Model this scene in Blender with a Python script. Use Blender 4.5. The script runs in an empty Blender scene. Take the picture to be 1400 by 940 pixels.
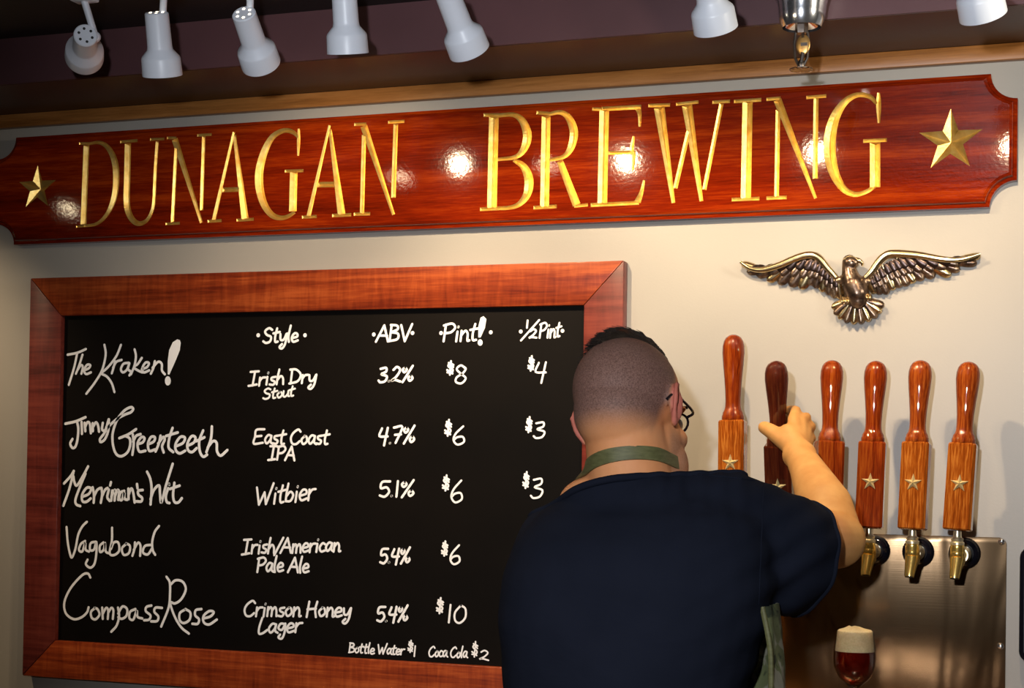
import bpy, bmesh, math, random
from mathutils import Vector, Matrix, noise
random.seed(7)
V = Vector
sc = bpy.context.scene
COL = sc.collection

# ------------------------------------------------------------------ camera
TH, RO, PH, PY, FOC = 0.344697, 0.015968, 0.016435, 606.13, 2200.0
CAM = V((0, -3.12, 1.57))
_c, _s = math.cos(TH), math.sin(TH)
_R = V((_c, _s, 0)); _F = V((-_s, _c, 0)); _U = V((0, 0, 1))
F2 = _F * math.cos(PH) + _U * math.sin(PH)
_U2 = -_F * math.sin(PH) + _U * math.cos(PH)
R3 = _R * math.cos(RO) + _U2 * math.sin(RO)
U3 = -_R * math.sin(RO) + _U2 * math.cos(RO)
cd = bpy.data.cameras.new('camera'); cam = bpy.data.objects.new('camera', cd); COL.objects.link(cam)
cam.matrix_world = Matrix(((R3.x, U3.x, -F2.x, CAM.x), (R3.y, U3.y, -F2.y, CAM.y), (R3.z, U3.z, -F2.z, CAM.z), (0, 0, 0, 1)))
cd.sensor_fit = 'HORIZONTAL'; cd.sensor_width = 36.0
cd.lens = 36.0 * FOC / 1400.0
cd.shift_y = (PY - 470) / 1400.0
cd.clip_start = 0.05
sc.camera = cam

def at(x, y, Y=0.0):
    """world point on the vertical plane Y seen at photo pixel (x, y)"""
    d = F2 + R3 * ((x - 700) / FOC) - U3 * ((y - PY) / FOC)
    return CAM + d * ((Y - CAM.y) / d.y)
def px(x, y, Y):
    return (at(x + 1, y, Y) - at(x, y, Y)).length

# ------------------------------------------------------------------ world, lights, exposure
w = bpy.data.worlds.new('world'); sc.world = w; w.use_nodes = True
w.node_tree.nodes['Background'].inputs[0].default_value = (0.9, 0.72, 0.55, 1)
w.node_tree.nodes['Background'].inputs[1].default_value = 0.07
sc.view_settings.view_transform = 'Standard'; sc.view_settings.look = 'None'
sc.view_settings.gamma = 1.0; sc.view_settings.exposure = 0.6
sc.view_settings.use_curve_mapping = False

def aim(o, p, q):
    o.location = p
    o.rotation_euler = (V(q) - V(p)).to_track_quat('-Z', 'Y').to_euler()
def lamp(kind, name, p, q, energy, color, size, cone=None, blend=0.5):
    l = bpy.data.lights.new(name, kind); l.energy = energy; l.color = color
    if kind == 'AREA': l.size = size
    else: l.shadow_soft_size = size
    if kind == 'SPOT': l.spot_size = cone; l.spot_blend = blend
    o = bpy.data.objects.new(name, l); COL.objects.link(o); aim(o, p, q)
    return o
WARM = (1.0, 0.76, 0.48)
# the camera's own flash: just above and left of the lens, aimed at the taps
lamp('SPOT', 'camera_flash', (-0.20, -3.08, 1.82), (-0.45, 0, 1.95), 108, (0.90, 0.94, 1.0), 0.03, math.radians(71), 0.7)
# added spot, unseen off frame to the right, to brighten the carved lettering
lamp('SPOT', 'added_side_spot', (1.0, -0.95, 2.30), (-0.85, 0, 2.30), 46, (1.0, 0.90, 0.72), 0.05, math.radians(34), 0.6)
# room lamps behind the camera (ceiling downlights of the tap room)
for i, (x, y) in enumerate([(-2.2, -2.3), (-1.2, -1.9), (-0.2, -1.9), (0.7, -2.2), (-1.7, -3.8), (-0.5, -3.9), (0.7, -3.7)]):
    lamp('SPOT', 'room_downlight', (x, y, 2.44), (x, y + 0.25, 0), 7, WARM, 0.035, math.radians(120), 0.8)

# ------------------------------------------------------------------ materials
MATS = {}
def nm(name):
    m = bpy.data.materials.new(name); m.use_nodes = True
    b = m.node_tree.nodes['Principled BSDF']; MATS[name] = m
    return m, m.node_tree.nodes, m.node_tree.links, b
def setp(b, **k):
    T = dict(col='Base Color', rough='Roughness', metal='Metallic', spec='Specular IOR Level', coat='Coat Weight',
             coatr='Coat Roughness', trans='Transmission Weight', ior='IOR', sss='Subsurface Weight', aniso='Anisotropic',
             sheen='Sheen Weight')
    for a, v in k.items():
        if a == 'col': v = (*v, 1)
        b.inputs[T[a]].default_value = v
def coords(N, L, scale=(1, 1, 1), rot=(0, 0, 0), kind='Object'):
    tc = N.new('ShaderNodeTexCoord'); mp = N.new('ShaderNodeMapping')
    L.new(tc.outputs[kind], mp.inputs[0]); mp.inputs['Scale'].default_value = scale; mp.inputs['Rotation'].default_value = rot
    return mp.outputs[0]
def noi(N, L, vec, scale, detail=3, rough=0.5, dist=0.0):
    n = N.new('ShaderNodeTexNoise'); L.new(vec, n.inputs['Vector'])
    n.inputs['Scale'].default_value = scale; n.inputs['Detail'].default_value = detail
    n.inputs['Roughness'].default_value = rough; n.inputs['Distortion'].default_value = dist
    return n.outputs['Fac']
def ramp(N, L, fac, stops):
    r = N.new('ShaderNodeValToRGB'); L.new(fac, r.inputs[0])
    el = r.color_ramp.elements
    while len(el) < len(stops): el.new(0.5)
    for e, (p, c) in zip(el, stops): e.position = p; e.color = (*c, 1)
    return r.outputs[0]
def bump(N, L, b, h, strength, dist, prev=None, coat=False):
    n = N.new('ShaderNodeBump'); L.new(h, n.inputs['Height'])
    n.inputs['Strength'].default_value = strength; n.inputs['Distance'].default_value = dist
    if prev: L.new(prev, n.inputs['Normal'])
    L.new(n.outputs[0], b.inputs['Normal'])
    if coat: L.new(n.outputs[0], b.inputs['Coat Normal'])
    return n.outputs[0]
def plain(name, col, rough=0.5, bmp=None, var=0.0, **k):
    m, N, L, b = nm(name); setp(b, col=col, rough=rough, **k)
    v = coords(N, L)
    if var:
        f = noi(N, L, v, 6, 4)
        L.new(ramp(N, L, f, [(0.3, tuple(c * (1 - var) for c in col)), (0.7, tuple(min(1, c * (1 + var)) for c in col))]), b.inputs['Base Color'])
    if bmp:
        bump(N, L, b, noi(N, L, v, bmp[0], 3), bmp[1], bmp[2])
    return m
def wood(name, dark, mid, light, axis, fine=1.0, stripes=1.0, rough=0.3, coat=0.0, coatr=0.05, figure=0.0, peel=0.0, pos=(0.3, 0.5, 0.7), fw=0.45):
    """grain runs along `axis` (0, 1, 2) of object space"""
    m, N, L, b = nm(name)
    s = [26.0 * stripes] * 3; s[axis] = 1.4 * stripes
    f1 = noi(N, L, coords(N, L, tuple(s)), 1.0, 6, 0.62, 0.6)
    s2 = [420.0 * fine] * 3; s2[axis] = 26 * fine
    f2 = noi(N, L, coords(N, L, tuple(s2)), 1.0, 3, 0.6)
    mx = N.new('ShaderNodeMath'); mx.operation = 'MULTIPLY_ADD'; L.new(f2, mx.inputs[0]); mx.inputs[1].default_value = fw
    sb = N.new('ShaderNodeMath'); sb.operation = 'SUBTRACT'; L.new(f1, sb.inputs[0]); sb.inputs[1].default_value = fw / 2
    L.new(sb.outputs[0], mx.inputs[2]); fac = mx.outputs[0]
    if figure:
        s3 = [8.0] * 3; s3[axis] = 70.0
        f3 = noi(N, L, coords(N, L, tuple(s3)), 1.0, 3, 0.5, 1.0)
        a = N.new('ShaderNodeMath'); a.operation = 'MULTIPLY_ADD'; L.new(f3, a.inputs[0]); a.inputs[1].default_value = figure
        c = N.new('ShaderNodeMath'); c.operation = 'SUBTRACT'; L.new(fac, c.inputs[0]); c.inputs[1].default_value = figure / 2
        L.new(c.outputs[0], a.inputs[2]); fac = a.outputs[0]
    L.new(ramp(N, L, fac, list(zip(pos, (dark, mid, light)))), b.inputs['Base Color'])
    setp(b, rough=rough, coat=coat, coatr=coatr, spec=0.0 if coat == 1.0 else 0.3)
    if peel: bump(N, L, b, noi(N, L, coords(N, L), 160, 2), peel, 0.001, coat=True)
    elif not coat: bump(N, L, b, fac, 0.15, 0.001)
    return m

# wall paint: warm off-white eggshell
m, N, L, b = nm('wall_paint'); v = coords(N, L)
L.new(ramp(N, L, noi(N, L, v, 2.5, 5), [(0.3, (0.365, 0.338, 0.300)), (0.7, (0.39, 0.36, 0.318))]), b.inputs['Base Color']); setp(b, rough=0.42)
bump(N, L, b, noi(N, L, v, 220, 2), 0.12, 0.001)
plain('plum_paint', (0.105, 0.046, 0.052), 0.45, (150, 0.1, 0.001), 0.1)
plain('brown_paint', (0.055, 0.024, 0.015), 0.4, (120, 0.1, 0.001), 0.15)
plain('ceiling_paint', (0.010, 0.006, 0.007), 0.6, (90, 0.2, 0.002))
plain('room_paint', (0.075, 0.045, 0.028), 0.7, var=0.1)
plain('floor_concrete', (0.16, 0.13, 0.11), 0.4, (30, 0.2, 0.003), 0.25)
wood('trim_wood', (0.19, 0.070, 0.016), (0.30, 0.120, 0.030), (0.40, 0.17, 0.05), 0, 0.6, 1.0, 0.35)
wood('sign_mahogany', (0.085, 0.005, 0.001), (0.20, 0.013, 0.0015), (0.36, 0.040, 0.003), 0, 0.7, 0.8, 0.35, 1.0, 0.07, peel=0.12)
wood('rail_wood_across', (0.13, 0.016, 0.006), (0.26, 0.040, 0.010), (0.42, 0.085, 0.020), 0, 0.5, 1.1, 0.30, 0.25, 0.2, figure=0.35)
wood('rail_wood_upright', (0.075, 0.012, 0.009), (0.150, 0.024, 0.017), (0.215, 0.040, 0.026), 0, 0.4, 1.0, 0.38, 0.15, 0.3, figure=0.3)
wood('handle_redwood', (0.10, 0.011, 0.002), (0.20, 0.026, 0.004), (0.30, 0.060, 0.007), 2, 0.9, 2.5, 0.3, 1.0, 0.03, fw=0.8)
wood('handle_goldwood', (0.16, 0.028, 0.003), (0.31, 0.070, 0.007), (0.50, 0.165, 0.024), 2, 1.0, 4.0, 0.3, 1.0, 0.03, fw=1.0)
wood('handle_brownwood', (0.12, 0.016, 0.003), (0.24, 0.040, 0.006), (0.38, 0.095, 0.014), 2, 0.9, 3.0, 0.3, 1.0, 0.03, fw=0.9)
wood('handle_shaded_wood', (0.035, 0.006, 0.003), (0.075, 0.012, 0.005), (0.13, 0.028, 0.008), 2, 0.8, 3.0, 0.3, 1.0, 0.03)  # wood of the pulled handle, its shade put into the colour
# gold leaf in the carving
m, N, L, b = nm('gold_leaf'); v = coords(N, L)
L.new(ramp(N, L, noi(N, L, v, 60, 4), [(0.3, (0.84, 0.50, 0.11)), (0.6, (0.97, 0.68, 0.22)), (0.8, (1.0, 0.80, 0.38))]), b.inputs['Base Color'])
setp(b, metal=0.85, rough=0.36); bump(N, L, b, noi(N, L, v, 260, 3), 0.35, 0.001)
m, N, L, b = nm('polished_brass'); v = coords(N, L)
L.new(ramp(N, L, noi(N, L, v, 40, 3), [(0.3, (0.85, 0.55, 0.12)), (0.7, (1.0, 0.72, 0.24))]), b.inputs['Base Color']); setp(b, metal=0.9, rough=0.24)
plain('star_brass', (1.0, 0.80, 0.38), 0.34, metal=0.6)
plain('pale_brass', (0.98, 0.86, 0.58), 0.28, metal=0.85)
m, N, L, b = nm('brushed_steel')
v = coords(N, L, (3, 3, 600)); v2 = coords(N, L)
L.new(ramp(N, L, noi(N, L, v2, 5, 3), [(0.3, (0.18, 0.112, 0.058)), (0.7, (0.27, 0.175, 0.098))]), b.inputs['Base Color'])  # brown tint paints warm room reflections into the steel colour
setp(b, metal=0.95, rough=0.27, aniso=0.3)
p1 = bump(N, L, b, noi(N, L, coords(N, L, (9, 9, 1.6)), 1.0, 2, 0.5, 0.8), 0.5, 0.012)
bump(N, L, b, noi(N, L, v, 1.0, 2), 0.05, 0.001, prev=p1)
plain('chrome', (0.85, 0.87, 0.92), 0.16, metal=0.95)
plain('aged_metal', (0.20, 0.17, 0.15), 0.38, (120, 0.3, 0.001), 0.3, metal=1.0)
plain('link_brass', (0.62, 0.36, 0.12), 0.35, (140, 0.3, 0.001), 0.2, metal=0.8)
plain('black_plastic', (0.006, 0.006, 0.010), 0.12)
plain('black_glaze', (0.004, 0.004, 0.004), 0.25)
plain('lamp_white', (0.80, 0.83, 0.90), 0.38, (80, 0.05, 0.001))
plain('vent_black', (0.01, 0.01, 0.01), 0.6)
m, N, L, b = nm('chalkboard_black'); v = coords(N, L)
L.new(ramp(N, L, noi(N, L, v, 3, 5), [(0.3, (0.0030, 0.0023, 0.0020)), (0.7, (0.0060, 0.0042, 0.0031))]), b.inputs['Base Color']); setp(b, rough=0.55, spec=0.10)
plain('chalk_white', (0.95, 0.94, 0.95), 0.8)
# antique bronze eagle
m, N, L, b = nm('antique_bronze'); v = coords(N, L)
L.new(ramp(N, L, noi(N, L, v, 45, 5, 0.7), [(0.30, (0.03, 0.020, 0.020)), (0.52, (0.22, 0.15, 0.11)), (0.75, (0.60, 0.46, 0.31))]), b.inputs['Base Color'])
setp(b, metal=0.9, rough=0.3); bump(N, L, b, noi(N, L, v, 180, 3), 0.3, 0.001)
plain('bronze_worn', (0.75, 0.60, 0.34), 0.26, (150, 0.2, 0.001), 0.25, metal=1.0)
plain('bronze_dark', (0.08, 0.055, 0.05), 0.3, (150, 0.4, 0.001), 0.4, metal=0.9)
# cloth
m, N, L, b = nm('navy_cotton'); v = coords(N, L)
L.new(ramp(N, L, noi(N, L, v, 5, 5), [(0.3, (0.0085, 0.0105, 0.0185)), (0.7, (0.0125, 0.0150, 0.0260))]), b.inputs['Base Color'])
setp(b, rough=1.0, spec=0.04)
p1 = bump(N, L, b, noi(N, L, coords(N, L, (1, 1, 2.2)), 7.0, 3, 0.5, 0.6), 0.30, 0.012)
bump(N, L, b, noi(N, L, v, 900, 2), 0.25, 0.0006, prev=p1)
m, N, L, b = nm('camouflage_canvas'); v = coords(N, L)
L.new(ramp(N, L, noi(N, L, v, 22, 3, 0.5, 0.8), [(0.40, (0.030, 0.040, 0.018)), (0.44, (0.12, 0.14, 0.055)), (0.53, (0.13, 0.145, 0.06)), (0.56, (0.27, 0.26, 0.19))]), b.inputs['Base Color'])
setp(b, rough=0.8); bump(N, L, b, noi(N, L, v, 500, 2), 0.3, 0.001)
m, N, L, b = nm('olive_webbing'); v = coords(N, L)
L.new(ramp(N, L, noi(N, L, coords(N, L, (1, 1, 4)), 60, 3), [(0.3, (0.085, 0.085, 0.030)), (0.7, (0.14, 0.14, 0.055))]), b.inputs['Base Color'])
setp(b, rough=0.55); bump(N, L, b, noi(N, L, v, 600, 2), 0.3, 0.0008)
plain('trouser_denim', (0.02, 0.025, 0.04), 0.9, (400, 0.3, 0.001), 0.2)
plain('shoe_leather', (0.015, 0.010, 0.008), 0.4, (200, 0.2, 0.001))
plain('hair_dark', (0.017, 0.011, 0.008), 0.42, (300, 0.5, 0.002))
plain('eye_white', (0.7, 0.68, 0.65), 0.2); plain('iris_brown', (0.08, 0.03, 0.01), 0.2)
# skin with vertex masks: R = clipped hair, G = ear redness, B = yellower tone on arms and hands
m, N, L, b = nm('skin')
at_ = N.new('ShaderNodeAttribute'); at_.attribute_name = 'mask'
sep = N.new('ShaderNodeSeparateColor'); L.new(at_.outputs['Color'], sep.inputs[0])
v = coords(N, L)
base = ramp(N, L, noi(N, L, v, 14, 4), [(0.3, (0.66, 0.26, 0.100)), (0.7, (0.76, 0.34, 0.150))])
def mixc(fac, a, bb):
    x = N.new('ShaderNodeMix'); x.data_type = 'RGBA'
    if isinstance(fac, float): x.inputs[0].default_value = fac
    else: L.new(fac, x.inputs[0])
    for s_, c_ in ((6, a), (7, bb)):
        if isinstance(c_, tuple): x.inputs[s_].default_value = (*c_, 1)
        else: L.new(c_, x.inputs[s_])
    return x.outputs[2]
arm = ramp(N, L, noi(N, L, v, 30, 4), [(0.3, (0.50, 0.23, 0.065)), (0.7, (0.60, 0.31, 0.100))])
c = mixc(sep.outputs['Blue'], base, arm)
c = mixc(sep.outputs['Green'], c, (0.55, 0.14, 0.12))
hairc = ramp(N, L, noi(N, L, v, 420, 3, 0.8), [(0.32, (0.050, 0.028, 0.026)), (0.62, (0.24, 0.135, 0.115))])
mr = N.new('ShaderNodeMath'); mr.operation = 'MULTIPLY'; L.new(sep.outputs['Red'], mr.inputs[0]); mr.inputs[1].default_value = 0.93
c = mixc(mr.outputs[0], c, hairc)
L.new(c, b.inputs['Base Color']); setp(b, rough=0.62, sss=0.04, spec=0.3)
b.inputs['Subsurface Radius'].default_value = (0.01, 0.004, 0.002)
bump(N, L, b, noi(N, L, v, 380, 3), 0.25, 0.0008)
# glass, beer, foam
m, N, L, b = nm('clear_glass'); setp(b, col=(1, 1, 1), rough=0.0, trans=1.0, ior=1.45)
m, N, L, b = nm('spectacle_lens'); setp(b, col=(0.97, 0.98, 0.97), rough=0.0, trans=1.0, ior=1.1)
m, N, L, b = nm('amber_beer'); setp(b, col=(0.30, 0.010, 0.002), rough=0.02, trans=0.75, ior=1.34)
m, N, L, b = nm('beer_foam'); v = coords(N, L); setp(b, rough=0.7, sss=0.1)
L.new(ramp(N, L, noi(N, L, v, 300, 3), [(0.3, (0.60, 0.46, 0.24)), (0.7, (0.70, 0.56, 0.32))]), b.inputs['Base Color'])
bump(N, L, b, noi(N, L, v, 500, 3), 0.3, 0.001)
m, N, L, b = nm('lamp_glow'); setp(b, col=(1, .9, .7)); b.inputs['Emission Color'].default_value = (1, 0.80, 0.50, 1); b.inputs['Emission Strength'].default_value = 16
m, N, L, b = nm('vent_glow'); b.inputs['Emission Color'].default_value = (1, 0.85, 0.6, 1); b.inputs['Emission Strength'].default_value = 2.2
M = MATS

# ------------------------------------------------------------------ mesh helpers
class MB:
    def __init__(self): self.v = []; self.f = []
    def add(self, vs, fs):
        o = len(self.v); self.v += [V(p) for p in vs]; self.f += [[i + o for i in f] for f in fs]; return self
    def box(self, a, b):
        x0, y0, z0 = a; x1, y1, z1 = b
        return self.add([(x0, y0, z0), (x1, y0, z0), (x1, y1, z0), (x0, y1, z0), (x0, y0, z1), (x1, y0, z1), (x1, y1, z1), (x0, y1, z1)],
                        [(3, 2, 1, 0), (4, 5, 6, 7), (0, 1, 5, 4), (1, 2, 6, 5), (2, 3, 7, 6), (3, 0, 4, 7)])
    def lathe(self, prof, mat=Matrix(), n=32, closed=True):
        """prof: (r, h) from bottom to top about local z"""
        vs = []; fs = []
        for r, h in prof:
            for i in range(n):
                a = 2 * math.pi * i / n; vs.append(mat @ V((r * math.cos(a), r * math.sin(a), h)))
        for k in range(len(prof) - 1):
            for i in range(n):
                j = (i + 1) % n; fs.append((k * n + i, k * n + j, (k + 1) * n + j, (k + 1) * n + i))
        if closed:
            fs.append(tuple(range(n))[::-1]); fs.append(tuple((len(prof) - 1) * n + i for i in range(n)))
        return self.add(vs, fs)
    def tube(self, pts, rads, n=10, flat=1.0, up=None):
        """swept tube with caps; flat squashes along `up`"""
        pts = [V(p) for p in pts]; vs = []; fs = []
        if not isinstance(rads, (list, tuple)): rads = [rads] * len(pts)
        prev = None
        for i, p in enumerate(pts):
            t = (pts[min(i + 1, len(pts) - 1)] - pts[max(i - 1, 0)]).normalized()
            ref = V(up) if up is not None else (prev if prev is not None else (V((0, 0, 1)) if abs(t.z) < 0.9 else V((0, 1, 0))))
            a = ref - t * ref.dot(t)
            a = a.normalized() if a.length > 1e-6 else t.orthogonal().normalized()
            if up is None: prev = a
            bb = t.cross(a)
            for k in range(n):
                an = 2 * math.pi * k / n
                vs.append(p + a * (math.cos(an) * rads[i] * flat) + bb * (math.sin(an) * rads[i]))
        for i in range(len(pts) - 1):
            for k in range(n):
                j = (k + 1) % n; fs.append((i * n + k, i * n + j, (i + 1) * n + j, (i + 1) * n + k))
        fs.append(tuple(range(n))[::-1]); fs.append(tuple((len(pts) - 1) * n + k for k in range(n)))
        return self.add(vs, fs)
    def ell(self, c, r, mat=None, n=20, m=12):
        """ellipsoid, centre c, radii r, optional 3x3 frame"""
        fr = mat or Matrix.Identity(3); c = V(c); vs = []; fs = []
        for i in range(1, m):
            ph = math.pi * i / m
            for k in range(n):
                a = 2 * math.pi * k / n
                vs.append(c + fr @ V((r[0] * math.sin(ph) * math.cos(a), r[1] * math.sin(ph) * math.sin(a), r[2] * math.cos(ph))))
        t = len(vs); vs += [c + fr @ V((0, 0, r[2])), c + fr @ V((0, 0, -r[2]))]
        for i in range(m - 2):
            for k in range(n):
                j = (k + 1) % n; fs.append((i * n + k, (i + 1) * n + k, (i + 1) * n + j, i * n + j))
        for k in range(n):
            j = (k + 1) % n; fs.append((t, k, j)); fs.append((t + 1, (m - 2) * n + j, (m - 2) * n + k))
        return self.add(vs, fs)
    def cap(self, a, b, ra, rb, n=18):
        """tapered capsule"""
        a = V(a); b = V(b); d = (b - a); ln = d.length; q = d.to_track_quat('Z', 'Y').to_matrix().to_4x4()
        mt = Matrix.Translation(a) @ q
        prof = []
        for i in range(7):
            t = math.pi / 2 * i / 6; prof.append((max(1e-4, ra * math.sin(t)), -ra * math.cos(t)))
        for i in range(7):
            t = math.pi / 2 * i / 6; prof.append((max(1e-4, rb * math.cos(t)), ln + rb * math.sin(t)))
        return self.lathe(prof, mt, n)
    def chain(self, pts, rads):
        for i in range(len(pts) - 1): self.cap(pts[i], pts[i + 1], rads[i], rads[i + 1])
        return self
    def mesh(self, name, origin=V((0, 0, 0))):
        me = bpy.data.meshes.new(name); me.from_pydata([p - origin for p in self.v], [], self.f); me.update(); return me

def wloc(o):
    p = V(o.location)
    while o.parent: o = o.parent; p = p + V(o.location)
    return p
def obj(name, mb, mat, parent=None, origin=None, smooth=40, bevel=0, label=None, recalc=True):
    o0 = V(origin) if origin is not None else (wloc(parent) if parent else V((0, 0, 0)))
    me = mb.mesh(name, o0) if isinstance(mb, MB) else mb
    if isinstance(mb, MB) and recalc:
        bm = bmesh.new(); bm.from_mesh(me); bmesh.ops.recalc_face_normals(bm, faces=bm.faces)
        if bevel:
            es = [e for e in bm.edges if len(e.link_faces) == 2 and e.calc_face_angle(0) > 0.5]
            bmesh.ops.bevel(bm, geom=es, offset=bevel, segments=2, profile=0.5, affect='EDGES', clamp_overlap=True)
        bm.to_mesh(me); bm.free()
    if smooth: me.shade_smooth(); me.set_sharp_from_angle(angle=math.radians(smooth))
    o = bpy.data.objects.new(name, me)
    if mat: me.materials.append(M[mat] if isinstance(mat, str) else mat)
    COL.objects.link(o); o.location = o0 - (wloc(parent) if parent else V((0, 0, 0)))
    if parent: o.parent = parent
    if label: o['label'] = label
    return o
def tag(o, label, cat, group=None):
    o['label'] = label; o['category'] = cat
    if group: o['group'] = group
    return o
def thing(name, label, cat, loc, group=None):
    o = bpy.data.objects.new(name, None); o.empty_display_size = 0.05; COL.objects.link(o); o.location = loc
    return tag(o, label, cat, group)
def struct(o): o['kind'] = 'structure'; return o
def finish(o, mods):
    """apply modifiers through the depsgraph, keeping one mesh"""
    for typ, kw in mods:
        md = o.modifiers.new(typ, typ)
        for k, vv in kw.items(): setattr(md, k, vv)
    dg = bpy.context.evaluated_depsgraph_get(); dg.update()
    me = bpy.data.meshes.new_from_object(o.evaluated_get(dg)); o.modifiers.clear()
    old = o.data; o.data = me; bpy.data.meshes.remove(old)
    return o
def crom(pts, k=5):
    if len(pts) < 3: return [V(p) for p in pts]
    P = [V(p) for p in pts]; P = [P[0] * 2 - P[1]] + P + [P[-1] * 2 - P[-2]]; out = []
    for i in range(1, len(P) - 2):
        for j in range(k):
            t = j / k; a, b_, c_, d = P[i - 1], P[i], P[i + 1], P[i + 2]
            out.append(0.5 * ((2 * b_) + (c_ - a) * t + (2 * a - 5 * b_ + 4 * c_ - d) * t * t + (3 * b_ - a - 3 * c_ + d) * t ** 3))
    out.append(P[-2]); return out

# ------------------------------------------------------------------ the room
X0, X1, YR, ZC = -3.7, 1.5, -5.2, 2.475
ZS = 2.376; YS = -0.26
struct(obj('wall_back', MB().box((X0, 0, 0), (X1, 0.1, ZC + 0.1)), 'wall_paint', smooth=0))
struct(obj('wall_left', MB().box((X0 - 0.1, YR, 0), (X0, 0.1, ZC + 0.1)), 'room_paint', smooth=0))
struct(obj('wall_right', MB().box((X1, YR, 0), (X1 + 0.1, 0.1, ZC + 0.1)), 'room_paint', smooth=0))
struct(obj('wall_front', MB().box((X0 - 0.1, YR - 0.1, 0), (X1 + 0.1, YR, ZC + 0.1)), 'room_paint', smooth=0))
struct(obj('floor', MB().box((X0 - 0.1, YR - 0.1, -0.1), (X1 + 0.1, 0.1, 0)), 'floor_concrete', smooth=0))
struct(obj('ceiling', MB().box((X0 - 0.1, YR - 0.1, ZC), (X1 + 0.1, 0.1, ZC + 0.1)), 'ceiling_paint', smooth=0))
struct(obj('trim_1', MB().box((X0, -0.018, 2.345), (X1, 0, ZS)), 'trim_wood', bevel=0.002))
struct(obj('trim_2', MB().box((X0, YS, ZS), (X1, 0, ZS + 0.012)), 'brown_paint', smooth=0))
struct(obj('trim_3', MB().box((X0, YS - 0.004, ZS + 0.001), (X1, YS + 0.014, ZC)), 'plum_paint', smooth=0))

# ------------------------------------------------------------------ the carved sign
YB = -0.034                                     # front face of the sign
sL, sR = at(-22, 250, YB).x, at(1391, 190, -0.02).x
zT, zB = at(1356, 101, -0.022).z * .7 + at(20, 188, -0.022).z * .3, (at(12, 332, YB).z + at(1354, 283, YB).z) / 2
NR = at(1388, 190, YB).x - at(1353, 190, YB).x
NR = 0.048
sL = at(16, 260, YB).x - NR
def notch(inset):
    """board outline with concave quarter-round corners"""
    out = []; l, r, b_, t = sL + inset, sR - inset, zB + inset, zT - inset; q = NR
    for (cx, cz, a0) in ((sR, zT, 270), (sL, zT, 360), (sL, zB, 90), (sR, zB, 180)):
        pts = []
        for i in range(11):
            a = math.radians(a0 - 90 * i / 10) if True else 0
            x = cx + (q + inset) * math.cos(a); z = cz + (q + inset) * math.sin(a)
            pts.append((min(max(x, l), r), min(max(z, b_), t)))
        out += pts
    return out
sign = thing('carved_sign', 'long dark red mahogany sign board with scooped corners and gilded carved lettering', 'sign', ((sL + sR) / 2, 0, zB))
mb = MB(); rings = [(0.0, 0.0), (0.0, YB + 0.012), (0.006, YB + 0.010), (0.009, YB + 0.003), (0.014, YB)]
vs = []; fs = []
o1 = []
for ins, y in rings:
    o1.append([(x, y, z) for x, z in notch(ins)])
n_ = len(o1[0])
for r_ in o1: vs += r_
for k in range(len(rings) - 1):
    for i in range(n_):
        j = (i + 1) % n_; fs.append((k * n_ + i, k * n_ + j, (k + 1) * n_ + j, (k + 1) * n_ + i))
fs.append(tuple(range(n_))[::-1]); fs.append(tuple((len(rings) - 1) * n_ + i for i in range(n_)))
mb.add(vs, fs)
board = obj('board', mb, 'sign_mahogany', sign, smooth=0)
board.data.materials.append(M['gold_leaf'])

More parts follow.
